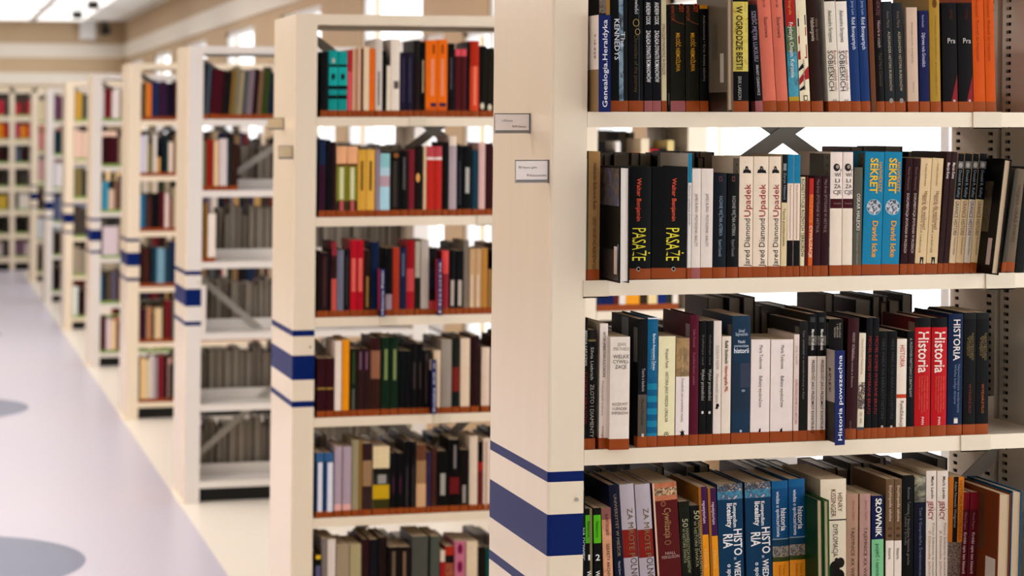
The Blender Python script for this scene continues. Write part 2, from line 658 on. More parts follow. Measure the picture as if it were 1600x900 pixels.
# card holders standing out from the end panels
CLEAR = mat('#b8b4ae', 0.12, vary=0.02, name='hazy_plastic')
CARD = mat('#e2d8d2', 0.25, vary=0.03, name='white_card')
GREYC = mat('#8d8884', 0.5, vary=0.05, name='grey_card_edge')
INKC = mat('#6b625c', 0.6, vary=0.02, name='grey_ink')
HOLD = []
for case, Yc, yl, zl, zh, w, lines, lab, cm in (
        (bc1, YS[0], 0.142, -0.016, 0.021, 0.068, [('A 930 Historia', -0.010, 0.64, 0.020, 0.0045), ('93/99 Historia', 0.012, 0.35, 0.026, 0.0045)], 'upper clear card holder with a white card', CARD),
        (bc1, YS[0], 0.014, -0.103, -0.062, 0.062, [('930 Historia ogólna', -0.008, 0.68, 0.034, 0.0045), ('94 Historia powszechna', 0.008, 0.34, 0.036, 0.005)], 'lower clear card holder with a grey-edged white card', CARD),
        (bc2, YS[1], 0.21, -0.016, 0.021, 0.050, [], 'upper clear card holder with a yellowed card', mat('#d2bf9a', 0.6, name='cream_card')),
        (bc2, YS[1], 0.03, -0.103, -0.062, 0.044, [], 'lower clear card holder with a yellowed card', mat('#d2bf9a', 0.6, name='cream_card'))):
    h = MB()
    k = LEAN * (zl + zh) / 2
    h.box((-w + k, yl + 0.0006, EYE + zl), (k - 0.0005, yl + 0.0018, EYE + zh), CLEAR)
    h.box((k - 0.0016, yl - 0.0030, EYE + zl), (k - 0.0002, yl + 0.016, EYE + zh), GREYC)
    h.box((-w + k, yl - 0.0024, EYE + zh - 0.001), (k - 0.0005, yl + 0.0018, EYE + zh), GREYC)
    ho = h.build('card_holder', case)
    ho['label'] = lab
    c = MB()
    c.box((-w + k + 0.0015, yl - 0.0014, EYE + zl + 0.0015), (k - 0.003, yl + 0.0002, EYE + zh - 0.002), CARD if cm is CARD else cm)
    c.box((-w + k + 0.0015, yl - 0.0016, EYE + zl + 0.0015), (k - 0.003, yl - 0.0014, EYE + zl + 0.0060), GREYC)
    HOLD.append((ho, c, lines, yl, w, k, zl, zh))
    for s, dx, fz, ln, cp in lines:
        JOBS.append((s, 0.0))


# ------------------------------------------------------------------ books
def shade(c):
    return mat(c, 0.42, vary=0.07, scale=70, spec=0.09) if isinstance(c, str) else c


BOOKS = []                                   # queued books, built once the lettering is ready


def build_book(q, glyphs):
    t, H, dp, hard, fore = q['t'], q['H'], q['dp'], q['hard'], q['fore']
    tb = 0.0022 if hard else 0.0006
    tb = min(tb, t * 0.2)
    bul = min(0.0022, 0.09 * t) if hard else min(0.0009, 0.04 * t)
    side = shade(q['side'])
    S = lambda y: dp - y if fore else y

    def yf(x):
        r = (x / t - 0.5) * 2
        return -bul * max(0.0, 1 - r * r)
    n = 6
    sp = [(t * i / n, yf(t * i / n) + bul) for i in range(n + 1)]
    b = MB()
    zs = [0.0] + sorted({round(s[0], 5) for s in q['segs'] if 0.0005 < s[0] < H - 0.0005}) + [H]

    def seg_at(z):
        for zlow, c in sorted(q['segs'], key=lambda s: -s[0]):
            if z > zlow:
                return shade(c)
        return side

    def quad(a, c, z0, z1, m):
        p = [(a[0], S(a[1]), z0), (c[0], S(c[1]), z0), (c[0], S(c[1]), z1), (a[0], S(a[1]), z1)]
        b.face(p[::-1] if fore else p, m)
    for k in range(len(zs) - 1):
        z0, z1 = zs[k], zs[k + 1]
        m = seg_at((z0 + z1) / 2)
        for i in range(n):
            quad(sp[i], sp[i + 1], z0, z1, m)
    quad((0, dp), sp[0], 0, H, side)
    quad(sp[-1], (t, dp), 0, H, side)
    inn = [(tb, dp), (tb, tb + bul), (t - tb, tb + bul), (t - tb, dp)]
    for i in range(3):
        quad(inn[i + 1], inn[i], 0, H, side)
    quad(inn[0], (0, dp), 0, H, side)
    quad((t, dp), inn[3], 0, H, side)
    for z, up in ((0, 0), (H, 1)):
        for poly in ([(0, dp), sp[0], inn[1], inn[0]], [sp[0], *sp[1:n], sp[n], inn[2], inn[1]], [sp[n], (t, dp), inn[3], inn[2]]):
            p = [(x, S(y), z) for x, y in poly]
            b.face(p if bool(up) != fore else p[::-1], side)
    # shapes and lettering printed on the spine
    px = q['px']                              # metres per photo pixel on this spine
    vz = lambda v: H - (v - q['yt']) * q['vs']
    lay = -0.00025
    Y0 = lambda x: yf(x) + bul
    for s in q['shapes']:
        lay -= 0.00008
        k = s[0]
        if k == 'r':
            _, a, c, v0, v1, col = s
            m = shade(col)
            for i in range(6):
                xa, xb = t * (a + (c - a) * i / 6), t * (a + (c - a) * (i + 1) / 6)
                b.face([(xa, Y0(xa) + lay, vz(v1)), (xb, Y0(xb) + lay, vz(v1)), (xb, Y0(xb) + lay, vz(v0)), (xa, Y0(xa) + lay, vz(v0))], m)
        elif k == 'e':
            _, xc, v, rx, ry, col = s
            m = shade(col)
            N = 24
            pts = []
            for i in range(N):
                a = 2 * math.pi * i / N
                x = t * xc + rx * px * math.cos(a)
                x = min(max(x, 0.0003), t - 0.0003)
                pts.append((x, Y0(t * xc) + lay, vz(v) + ry * q['vs'] * math.sin(a)))
            b.face(pts, m)
        elif k == 'p':
            _, poly, col = s
            pts = [(t * x, Y0(t * x) + lay, vz(v)) for x, v in poly]
            b.face(pts, shade(col))
    for tx in q['tx']:
        s, mode = tx[0], tx[1]
        off = tx[-1] if isinstance(tx[-1], float) and len(tx) in (8,) else 0.0
        m = shade(tx[6])
        yfun = lambda X: Y0(min(max(X, 0), t)) - 0.0008
        if mode == 'h':                       # s,'h',xc,v,width_px,cap_px,col
            put_text(b, glyphs[(s, round(off, 4))], m, t * tx[2], vz(tx[3]), tx[4] * px, tx[5] * q['vs'], 'h', yfun)
        else:                                 # s,'d'|'u',xc,v0,v1,cap_px,col
            put_text(b, glyphs[(s, round(off, 4))], m, t * tx[2], vz((tx[3] + tx[4]) / 2), (tx[4] - tx[3]) * q['vs'], tx[5] * px, mode, yfun)
    o = b.build('book')
    tag(o, q['label'], 'book', q['group'])
    # the paper block
    ins = 0.0028 if hard else 0.0004
    g = MB()
    ya, yb = S(dp - ins - (0.0 if hard else 0.0)), S(tb + bul)
    ya, yb = sorted((ya, yb))
    g.box((tb, ya, ins), (t - tb, yb, H - ins), PAGEW if q['white'] else PAGE)
    g.build('page_block', o)
    if q['tape']:
        e = 0.0003
        h = q['tape']
        lip = 0.022
        tm = q['tapem']
        w = MB()
        pts = [(-e, lip)] + [(x + (-e if i == 0 else e if i == n else 0), y - e) for i, (x, y) in enumerate(sp)] + [(t + e, lip)]
        for i in range(len(pts) - 1):
            a, c = pts[i], pts[i + 1]
            w.face([(a[0], S(a[1]), 0.0002), (c[0], S(c[1]), 0.0002), (c[0], S(c[1]), h), (a[0], S(a[1]), h)], tm)
        w.build('spine_tape', o)
    for st in q['stick']:                     # stickers and toned patches on the left cover: y0,y1 (m from the edge nearest the reader), z0,z1 fractions, material
        y0, y1, f0, f1, sm = st
        w = MB()
        w.box((-0.0004, y0, H * f0), (-0.0001, y1, H * f1), sm)
        w.build('sticker', o)
    a = q['ang']
    rot = Matrix.Rotation(a, 3, 'Y')
    piv = Vector((t, 0, 0)) if a > 0 else Vector((0, 0, 0))
    loc = Vector((q['X'] + piv.x, q['Y'], q['Z'])) - rot @ piv
    o.location = loc
    o.rotation_euler = (0, a, 0)
    return o


def bk(row, x0, x1, yt, side, desc, segs=(), tx=(), sh=(), dx=None, hard=0, tape=1, pull=0.0, fore=0, white=0, dp=None, stick=(), tp=0, yb=None):
    """queue one book measured on the photograph: spine from x0 to x1 at the shelf, top edge at row yt"""
    Y = row['Y'] - pull
    if row.get('attop'):
        sh_ = (row['dx'] if dx is None else dx)
        x0, x1 = x0 - sh_, x1 - sh_
    Xa, Xb = XatY(x0, Y), XatY(x1, Y)
    d = depth((Xa + Xb) / 2, Y)
    vs = d / FPX
    yb_ = HOR - (row['Z'] - EYE) / vs
    H = (yb_ - yt) * vs
    px = (Xb - Xa) / (x1 - x0)
    dxx = row['dx'] if dx is None else dx
    ang = math.atan(dxx * px / H)
    H = H / math.cos(ang)
    gap = 0.0003
    sg = []
    top = H
    # segs: (row where this colour ends, colour) from the top down
    for i, (v, c) in enumerate(segs):
        low = 0 if v is None else H - (v - yt) * vs
        sg.append((max(low, 0), c))
    if segs and segs[-1][0] is not None:
        sg.append((0.0, side))
    BOOKS.append(dict(t=Xb - Xa - 2 * gap, H=H, dp=dp or min(0.185, max(0.12, H * (0.66 + 0.06 * R.random()))), hard=hard, fore=bool(fore), side=side, segs=sg, tx=tx, shapes=sh,
                      px=px, vs=vs, yt=yt, X=Xa + gap, Y=Y, Z=row['Z'] + 0.0004, ang=ang, label=desc + row['suf'], group=row['group'],
                      tape=(0.0195 if tape else 0), tapem=(TAPEP if tp else row.get('tape', TAPE)), white=white, stick=stick))
    for s in tx:
        JOBS.append((s[0], s[-1] if (len(s) == 8 and isinstance(s[-1], float)) else 0.0))


def divider(row, x0, xm, x1, yt, yb, text, label, pull=0.03, turn=0.0, cols=('#ddd2c4', '#b08a5c'), vsplit=0.56, side_text=None, low=0.0):
    """subject divider: a board among the books with a lettered strip bent across its front edge"""
    Y = row['Y'] - pull
    Xa, Xb = XatY(xm, Y), XatY(x1, Y)
    d = depth(Xa, Y)
    vs = d / FPX
    H = (yb - yt) * vs
    zb = EYE + (HOR - yb) * vs
    DIVS.append((row, Xa, Xb - Xa, Y, zb, H, vs, text, label, turn, cols, vsplit, side_text))
    JOBS.append((text, 0.012))
    if side_text:
        JOBS.append((side_text, 0.012))


DIVS = []


def build_divider(dv, glyphs):
    row, X, w, Y, zb, H, vs, text, label, turn, cols, vsplit, side_text = dv
    e = empty('shelf_divider', (X, Y, zb))
    tag(e, label, 'divider', row['dgroup'])
    b = MB()
    dp = 0.13
    b.box((0.0, 0.0015, H * (1 - vsplit)), (0.0016, dp, H), shade(cols[0]))
    b.box((0.0, 0.0015, max(0.0, row['Z'] + 0.0005 - zb)), (0.0016, dp, H * (1 - vsplit)), shade(cols[1]))
    if side_text:
        n = len(b.v)
        vsx, fs = glyphs[(side_text, 0.012)]
        xs = [v[0] for v in vsx]
        L, cap = H * 0.26, 0.011
        for x, y in vsx:
            p = (x - (min(xs) + max(xs)) / 2) / (max(xs) - min(xs)) * L
            b.v.append((-0.0004, 0.022 - (0.365 - y) * -cap / 0.73, H * 0.68 + p))
        k = b.mi(shade('#2a2a30'))
        for f in fs:
            b.f.append(tuple(n + i for i in f)); b.m.append(k)
    b.build('board', e)
    s = MB()
    s.box((0.0, -0.0006, 0.0), (w, 0.0006, H), shade('#1c2c72'))
    put_text(s, glyphs[(text, 0.012)], shade('#e8e6ea'), w * 0.5, H * 0.50, H * 0.90, w * 0.42, 'u', lambda x: -0.0010)
    so = s.build('front_strip', e)
    so.rotation_euler = (0, 0, turn)


def row_(Yi, si, dx, suf, group, **k):
    return dict(Y=YS[Yi] + 0.003, Z=SHELF_Z[si], dx=dx, suf=suf, group=group, dgroup='blue subject dividers', **k)


WHT, CRM = '#e9dfd6', '#ead9b4'
# ---- nearest bookcase, top row
r = row_(0, 0, -1, " nearest bookcase's top row", "books in the nearest bookcase's top row")
divider(r, 920, 935.5, 954, 23, 175, 'Genealogia.Heraldyka', "blue divider reading Genealogia Heraldyka at the left end of the nearest bookcase's top row", pull=0.05, cols=('#e4d8cc', '#a08058'), side_text='929.5/.7')
bk(r, 937, 954, -28, '#3a2f28', 'patterned dark book with ochre edge behind the Genealogia divider', segs=[(21, picture('mosaic', ['#1c2430', '#8a6a3c', '#5a6a80', '#c0a060'], 200)), (None, '#3a2f28')], sh=[('r', .62, 1, -28, 172, '#a87c3a')], tape=1)
bk(r, 955, 982, -32, '#15191d', 'black book with white capitals and a painted pale blue gloss', tx=[('KENNEDYS', 'd', .36, 30, 94, 8, '#dfe6ec', 0.02), ('The', 'd', .70, 50, 74, 7, '#dfe6ec', 0.0)], sh=[('r', .46, .72, -30, 158, picture('gloss_streak', ['#15191d', '#5f7f98', '#86a4b8', '#2a3840'], 40))], hard=1)  # the pale streak is the cover's gloss painted in
bk(r, 983, 1006, -30, '#120f0f', 'black book with a looping gold initial', tx=[('opowieści', 'd', .55, -10, 22, 6, '#cfcfcf', 0.0), ('Chronicles of the journey', 'd', .50, 55, 145, 6, '#6d5c33', 0.0)], sh=[('r', .68, .72, 10, 158, '#56646e'), ('e', .5, 36, 5, 6, '#b59a58'), ('e', .5, 36, 4, 5, '#120f0f'), ('e', .6, 50, 4, 5, '#b59a58'), ('e', .6, 50, 3, 4, '#120f0f')], hard=1)
for a, c, w in ((1007, 1019.5, 'left'), (1020, 1033, 'right')):
    bk(r, a, c, -10, '#121420', 'navy book, ZAGŁADA DYNASTII in white, %s of the pair,' % w, tx=[('ANDREW COOK', 'd', .55, 4, 39, 7, '#e6e6e6', 0.02), ('ZAGŁADA DYNASTII ROMANOWÓW', 'd', .55, 48, 129, 7, '#e6e6e6', 0.02)], tp=1)
bk(r, 1034, 1042, -24, '#d6c9a2', 'thin cream book with two small dark lines', tx=[('STRACIŁEM PAMIĄTKĘ W POLSCE', 'd', .42, 38, 117, 4.4, '#4a4232', 0.0)])
bk(r, 1043, 1047.5, 15, '#1c1a18', 'very thin black book beside the thin cream one', tape=0, sh=[('r', .2, .8, 146, 164, '#5a584a')])
for a, c, w in ((1048, 1071, 'left'), (1072, 1093, 'right')):
    bk(r, a, c, 7, '#2e2c1c', 'olive book, MIŁOŚĆ NIEMOŻLIWA, %s of the pair,' % w, tx=[('MIŁOŚĆ NIEMOŻLIWA', 'd', .52, 52, 112, 6.5, '#d59a22', 0.02), ('AMATOR', 'd', .18, 9, 33, 5, '#b04a1e', 0.0), ('OSY', 'd', .78, 6, 20, 8, '#c4481e', 0.02)], sh=[('p', [(.15, 31), (.5, 36), (1, 39), (1, 38), (.5, 34.5), (.2, 30)], '#8a4a20')], tp=1 if w == 'left' else 0)
bk(r, 1094, 1107, 8, '#131211', 'slim black book capped with an orange block', segs=[(14, '#c8821e'), (None, '#131211')], tx=[('Ambrosewicz • Kres świata szlachty', 'd', .55, 24, 128, 4, '#8a8478', 0.0)])
bk(r, 1136.5, 1146, -20, '#7d6f5a', 'taupe hardback pulled out, page edges facing the room,', hard=1, tape=0, pull=0.092, fore=1, dp=0.16, stick=[(.018, .036, .235, .47, STICK), (0.004, .16, .0, .155, mat('#35261c', 0.4)), (.05, .075, .42, .72, mat('#6a5f4c', 0.5))])
bk(r, 1146, 1170, -8, '#15130f', 'yellow and black book, W OGRODZIE BESTII,', segs=[(3, '#1a2416'), (112, picture('gold', ['#c8b23c', '#d8c44c', '#c09a1c'], 60)), (None, '#14110f')], tx=[('W OGRODZIE BESTII', 'd', .42, 10, 109, 10, '#1a160c', 0.03), ('ERIK LARSON', 'd', .42, 120, 156, 5.5, '#b8b4ac', 0.0)], tp=0)
bk(r, 1181, 1192.5, 8, '#1b1320', 'dark purple book, SZEŚĆ PIĘTER LUKSUSU, leaning left', tx=[('SZEŚĆ PIĘTER LUKSUSU', 'd', .5, 18, 97, 6.5, '#9d92a8', 0.02), ('ARKADY CZARNOWICZ', 'd', .55, 102, 150, 4, '#c9c4c4', 0.0)], dx=-10, tp=1)
for a, c, w in ((1193.5, 1214.5, 'left'), (1215, 1233, 'right')):
    bk(r, a, c, -14, '#d8705a', 'salmon pink book, %s of the two alike,' % w, tx=[('Stuartowie', 'd', .55, 28, 60, 6, '#5a3430', 0.0), ('Szkocja i ród', 'd', .5, -6, 12, 4, '#5a3430', 0.0)], dx=-11, hard=1)
bk(r, 1234, 1250, -16, '#1d7f94', 'book banded red, green and turquoise with white lettering', segs=[(42, '#b3241e'), (82, picture('leafy', ['#37511c', '#5a7430', '#28420f'], 60)), (152, picture('turq', ['#167f98', '#2a9cb4', '#0f6276'], 50)), (None, '#b89a26')], tx=[('Fryderyk Chopin. Korzenie', 'd', .5, 36, 122, 6.5, '#ece8dc', 0.0), ('biografia', 'd', .5, 2, 24, 4.5, '#e08a3a', 0.0)], dx=-9)
bk(r, 1251, 1267, -20, '#e6d8b6', 'cream book with red and blue flag pattern,', tx=[('TAJEMNICE WINDSORÓW', 'd', .5, 18, 89, 6, '#231a14', 0.03), ('MARCUS ROESLER', 'd', .5, 94, 142, 3, '#3a3430', 0.0)],
   sh=[('p', [(0.1, 30), (.9, 24), (.9, 40), (.1, 42)], '#27284a'), ('p', [(0.1, 58), (.9, 42), (.9, 56), (.1, 70)], '#b2221e'), ('p', [(0.0, 82), (.9, 70), (.9, 92), (.0, 94)], '#b2221e'), ('p', [(0.0, 108), (.4, 100), (.5, 106), (.0, 112)], '#1e2440'), ('p', [(0.0, 124), (.45, 115), (.45, 126), (.0, 134)], '#b2282c'), ('p', [(0.55, 112), (1, 104), (1, 124), (.55, 126)], '#b2282c'), ('p', [(0.0, 140), (.5, 134), (.5, 140), (.0, 143)], '#1e2440'), ('r', .22, .78, 18, 90, '#e6d8b6'), ('r', .35, .75, 150, 158, '#5a4a30'), ('r', .42, .68, 151.5, 157, '#e6d8b6')], dx=-9)
bk(r, 1269, 1287, -22, '#3e1f12', 'dark brown book with a short pale title,', tx=[('Habsburgowie', 'd', .42, 29, 65, 6, '#c8b6a4', 0.01), ('dzieje dynastii', 'd', .80, 30, 64, 4, '#94765c', 0.0)], dx=-10, hard=1)
for a, c, w in ((1295, 1312.5, 'left'), (1313, 1330.5, 'right')):
    bk(r, a, c, -8, '#d9cfb8' if w == 'left' else '#e2d8cc', 'cream book, large black capitals beside a red line, %s of pair,' % w, segs=[(3, '#3a2a20'), (None, '#d9cfbc' if w == 'left' else '#e2d8cc')], tx=[('Aleksandra Skrzypietz', 'd', .48, 17, 67, 6, '#2c2620', 0.0), ('SOBIESKICH', 'd', .36, 80, 143, 8.5, '#2a211c', 0.0), ('Rozkwit i upadek rodu', 'd', .78, 80, 143, 5, '#a03a30', 0.0), ('rc', 'h', .6, 157, 6, 5, '#4a4240')], dx=-8)
for a, c, w in ((1331, 1346, 'left'), (1346.5, 1361, 'right')):
    bk(r, a, c, -15, '#1f4180', 'blue book with white title, %s of the two alike,' % w, tx=[('Ród Bonapartych', 'd', .55, 28, 78, 6, '#d8dce4', 0.0), ('Jerzy Lem', 'd', .55, 2, 24, 4.5, '#9fb0c8', 0.0)], dx=-8, hard=1)
bk(r, 1362, 1370, -18, '#7d4a2c', 'narrow tan brown book right of the blue pair', dx=-7, tape=0)
bk(r, 1370.5, 1383, -20, '#33161a', 'maroon and black book with a bulging tape band', segs=[(60, '#3a1519'), (None, '#171310')], tx=[('Historia w oczach', 'd', .55, 33, 75, 5, '#b8a49a', 0.0), ('Paul Hart Dziennik', 'd', .6, 84, 136, 5, '#6a5a40', 0.0), ('ANDRZEJ', 'd', .5, -6, 24, 5, '#8a5a5a', 0.0)], dx=-6, hard=1)
for a, c, w, n in ((1384, 1399.5, 'left', 3), (1400, 1415.5, 'right', 5)):
    bk(r, a, c, n, '#33383a', 'slate grey book with tiny spaced lettering, %s of the pair,' % w, tx=[('ALEKSANDER HISTORII BURBONÓW', 'd', .6, 50, 143, 4.2, '#b6a58a', 0.0), ('Anna Maria', 'd', .55, 18, 44, 4.5, '#8a7468', 0.0)], sh=[('e', .6, 158, 3, 4, '#9a948c')], dx=-6)
bk(r, 1419, 1436, 12, '#cdb19a', 'pinkish beige book with a dotted left cover', tx=[('Dzieje rodu książąt', 'd', .5, 36, 100, 2.5, '#9a7a60', 0.0), ('Wydawnictwo', 'd', .55, 128, 146, 2, '#8a7060', 0.0)], dx=-3)
bk(r, 1437.5, 1453, 17, '#1d2360', 'navy book with white italic lettering', tx=[('Dąbrowa rodu Grimaldich', 'd', .45, 52, 105, 5.5, '#c4c4d8', 0.0), ('Marcin Kowalski', 'd', .4, 24, 43, 3.5, '#a4a4c0', 0.0)], dx=-2)
bk(r, 1454.5, 1471, -16, '#b28a30', 'aged yellow ochre hardback', tx=[('Dzieje domów panujących', 'd', .6, 25, 150, 3, '#93702a', 0.0)], sh=[('e', .5, 6, 3.5, 7, '#7a4a20')], dx=-3, hard=1)
for a, c, w in ((1474, 1497.5, 'left'), (1498.5, 1521.5, 'right')):
    bk(r, a, c, 5, '#191011', 'black book with a red corner, Pra lettered across, %s one,' % w, tx=[('Pra', 'h', .62, 64, 12, 8.5, '#cfc6c0', 0.0), ('HISTORIA', 'd', .6, 16, 31, 5, '#6a2a1c', 0.0)], sh=[('p', [(.98, 118), (.98, 158.5), (.55, 158.5)], '#9a1f2a'), ('e', .75, 158, 2, 2, '#c8a8a4')], dx=-3)
for a, c, w in ((1522, 1540.5, 'left'), (1541, 1556.5, 'right')):
    bk(r, a, c, -16, '#d0520e', 'bright orange book, %s of the pair at the row end,' % w, tx=[('Podróż do Imperium', 'd', .45, 33, 96, 4.5, '#a43c12', 0.0), ('Krzysztof', 'd', .42, 0, 28, 4, '#a43c12', 0.0)], dx=-4)

# ---- nearest bookcase, second row
r = row_(0, 1, 2, " nearest bookcase's second row", "books in the nearest bookcase's second row")
bk(r, 913, 917.5, 248, '#7e8a6a', 'thin grey green book at the far left', dx=1)
bk(r, 918, 936.5, 237, '#a87f4c', 'tan book with dark lettering on two lines', tx=[('Aleksander Bolkowski Bodin', 'd', .55, 255, 328, 5, '#3a2814', 0.0), ('LEPSZY ODCIEŃ NIŻ PRZECIĘTNY JUŻ', 'd', .55, 340, 421, 5, '#3a2814', 0.01)])
bk(r, 967, 983.5, 261, '#1c1815', 'hardback with landscape cover pulled out, white page edges outward,', hard=1, tape=0, pull=0.078, fore=1, white=1, dp=0.15, dx=1,
   stick=[(.003, .15, .66, .985, picture('landscape', ['#4a4458', '#7d6a50', '#3a4a70', '#8a8ca0'], 25)), (.003, .15, .02, .28, picture('relief', ['#1c1815', '#4a423c', '#2a2420'], 60)), (.012, .030, .07, .31, mat('#d8c0b0', 0.5)), (.004, .010, .12, .33, mat('#6f86a8', 0.5))])
pas = [('Walter Benjamin', 'd', .43, 279, 346, 7.2, '#e8583a', 0.015), ('PASAŻE', 'd', .43, 357, 408, 22, '#e2d23a', 0.0)]
bk(r, 984, 1017, 261, '#0f1114', 'black book, yellow PASAŻE, narrower left one,', tx=[('Walter Benjamin', 'd', .40, 279, 346, 7.2, '#e8583a', 0.015), ('PASAŻE', 'd', .44, 357, 408, 22, '#e2d23a', 0.0)], sh=[('e', .4, 421, 3, 3.5, '#b8b4b0'), ('e', .4, 421, 2, 2.5, '#0f1114')], hard=1)
bk(r, 1018, 1073, 261, '#0f1010', 'thick black book, yellow PASAŻE, wider right one,', tx=[('Walter Benjamin', 'd', .62, 279, 346, 7.2, '#e8583a', 0.015), ('PASAŻE', 'd', .60, 357, 408, 22, '#e2d23a', 0.0)], sh=[('e', .62, 421, 3, 3.5, '#b8b4b0'), ('e', .62, 421, 2, 2.5, '#0f1010')], hard=1)
bk(r, 1073.5, 1079.5, 240, '#d9d4cc', 'thin white book with a blue top', segs=[(286, '#1687b0'), (None, '#d9d4cc')], tx=[('Historia cywilizacji zachodu', 'd', .5, 290, 352, 2.6, '#5a6a78', 0.0)], dx=2)
for a, c, w in ((1080, 1094, 'left'), (1094.5, 1113, 'right')):
    bk(r, a, c, 264, '#dfd2c8', 'white book with faint grey lettering, %s of the pair,' % w, tx=[('JAMES BURKE • PRZYGODNE I BAŁUTY', 'd', .5, 303, 386, 4.6, '#8a807a', 0.0)], tp=1 if w == 'left' else 0, dx=2)
bk(r, 1114, 1134.5, 271, '#1a2733', 'dark navy book with small red emblem on top', tx=[('KAZANIE WIĘŹNIA ASTERKA', 'd', .55, 307, 369, 5.5, '#8ea0b2', 0.0), ('Ryszard Ossowski', 'd', .52, 375, 401, 5, '#8ea0b2', 0.0)], sh=[('r', .35, .62, 276, 284, '#6f4050'), ('r', .42, .56, 278, 282, '#1a2733')], hard=1, dx=2)
bk(r, 1135.5, 1153.5, 272, '#14171a', 'black book with small red emblem on top', tx=[('KAZANIE WIĘŹNIA ASTERKA', 'd', .55, 307, 369, 5.5, '#b0aca6', 0.0), ('Ryszard Ossowski', 'd', .52, 375, 401, 5, '#98948e', 0.0)], sh=[('r', .35, .62, 276, 284, '#7a4a4a'), ('r', .42, .56, 278, 282, '#14171a')], hard=1, dx=2)
GST = mat('#8d8678', 0.55, vary=0.05, name='pale_sticker')
DOT = mat('#33302c', 0.6)
dots = [(.012, .017, f, f + .022, DOT) for f in (.80, .86, .92)]
for i, (a, c, w) in enumerate(((1154, 1175.5, 'first'), (1176, 1199.5, 'middle, widest'), (1200, 1219, 'third'))):
    bk(r, a, c, 245, '#e6d3bc', 'cream book, red Upadek with stone head, %s of three,' % w, tx=[('Jared Diamond', 'u', .57, 342, 417, 9.5 if i < 2 else 8.5, '#2c2624', 0.0), ('Upadek', 'u', .57, 288, 339, 10.5 if i < 2 else 9.5, '#ab2f30', 0.01)],
       sh=[('p', [(.22, 271), (.30, 265), (.38, 266), (.42, 261), (.52, 259.5), (.62, 262), (.66, 266), (.78, 266), (.86, 271)], '#2e2b2c'), ('e', .52, 264, 1.6, 1.6, '#8a8078')], dx=2,
       stick=([(.004, .034, .74, .985, GST)] + [(.012, .017, f, f + .022, DOT) for f in (.80, .86, .92)]) if i == 0 else ())
bk(r, 1219.5, 1228.5, 242, '#d8c498', 'thin book, dark blue over cream,', segs=[(317, '#1c2630'), (None, '#d8c498')], tx=[('Teoria postępowania', 'd', .5, 326, 385, 4, '#5a5040', 0.0), ('Zarys Historii', 'd', .5, 270, 312, 4, '#9aa6ae', 0.0)], sh=[('r', .2, .75, 256, 267, '#8f979c')], dx=3)
for a, c, w in ((1229, 1238.5, 'left'), (1239, 1249, 'right')):
    bk(r, a, c, 242, '#e3cdb8', 'book banded blue, cream and black, %s of two,' % w, segs=[(287, '#1684ae'), (376, '#e3cdb8'), (None, '#17131a')], tx=[('Wiedza dnia', 'd', .5, 289, 305, 2.2, '#2a2420', 0.0)], sh=[('r', .46, .54, 305, 374, '#9a7468')], dx=2)
bk(r, 1250, 1256.5, 277, '#ddd0a8', 'thin pale book with black uneven capitals', tx=[('KONSTYTUCJE RÓŻNYCH TERRORÓW', 'd', .5, 280, 402, 4.6, '#2a2820', 0.02)], dx=2)
bk(r, 1257, 1261.5, 276, '#6a1a1e', 'very thin dark red book', dx=2)
bk(r, 1262, 1269, 279, '#d45a20', 'thin orange book topped red, CYWILIZACJE downward,', segs=[(304, '#c22c22'), (None, '#d85a1e')], tx=[('CYWILIZACJE', 'd', .5, 353, 403, 4.5, '#ecd8c4', 0.02), ('ROZWÓJ', 'd', .5, 305, 347, 4.5, '#e88848', 0.0)], dx=3)
for a, c, w in ((1270, 1281.5, 'left'), (1282, 1293.5, 'right')):
    bk(r, a, c, 276, '#451420', 'maroon book with faint lettering, %s of the pair,' % w, tx=[('Max Ernst SPOTKANIE W ARTYKUŁ', 'd', .5, 281, 364, 4.5, '#a07a78', 0.0)], dx=3)
for i, (a, c, w) in enumerate(((1296, 1315, 'left'), (1315.5, 1331.5, 'right'))):
    x = .58 if i == 0 else .56
    bk(r, a, c, 238, '#e2d3c2', 'cream book with stacked black CYWILIZACJE, %s of the pair,' % w, segs=[(311, '#e6d6ca'), (326, '#5a1420'), (None, '#e0d0bc')],
       tx=[('WI', 'h', x, 273.5, 9, 6.5, '#2e2826', 0.0), ('LI', 'h', x, 282.5, 7, 6.5, '#2e2826', 0.0), ('ZA', 'h', x, 291.5, 10, 6.5, '#2e2826', 0.0), ('CJE', 'h', x, 300.5, 13, 6.5, '#2e2826', 0.0), ('Y', 'h', x + .28, 267, 4, 6, '#2e2826', 0.0), ('Fernandez', 'h', x, 318, 11, 2.4, '#b08a80', 0.0)],
       sh=[('e', x - .08, 262, 5, 6, '#3c3634'), ('e', x - .02, 261, 2.4, 3, '#a89a90')], dx=2,
       stick=([(.002, .10, .66, .985, mat('#5f5d52', 0.5)), (.004, .032, .70, .98, GST)] + [(.012, .018, f, f + .022, DOT) for f in (.82, .88, .94)]) if i == 0 else ())  # broad grey patch beneath the sticker is cover shade put into colour
bk(r, 1332, 1345.5, 262, '#6b685a', 'olive grey book with white capitals', tx=[('OSKAR HALECKI', 'd', .55, 303, 360, 5.5, '#d8d0c4', 0.01), ('Historia Europy i Narodów', 'd', .5, 364, 414, 3.4, '#a8a294', 0.0)], dx=3)
globe = picture('globe', ['#10131c', '#1c2438', '#c8ccd4', '#28324a'], 140)
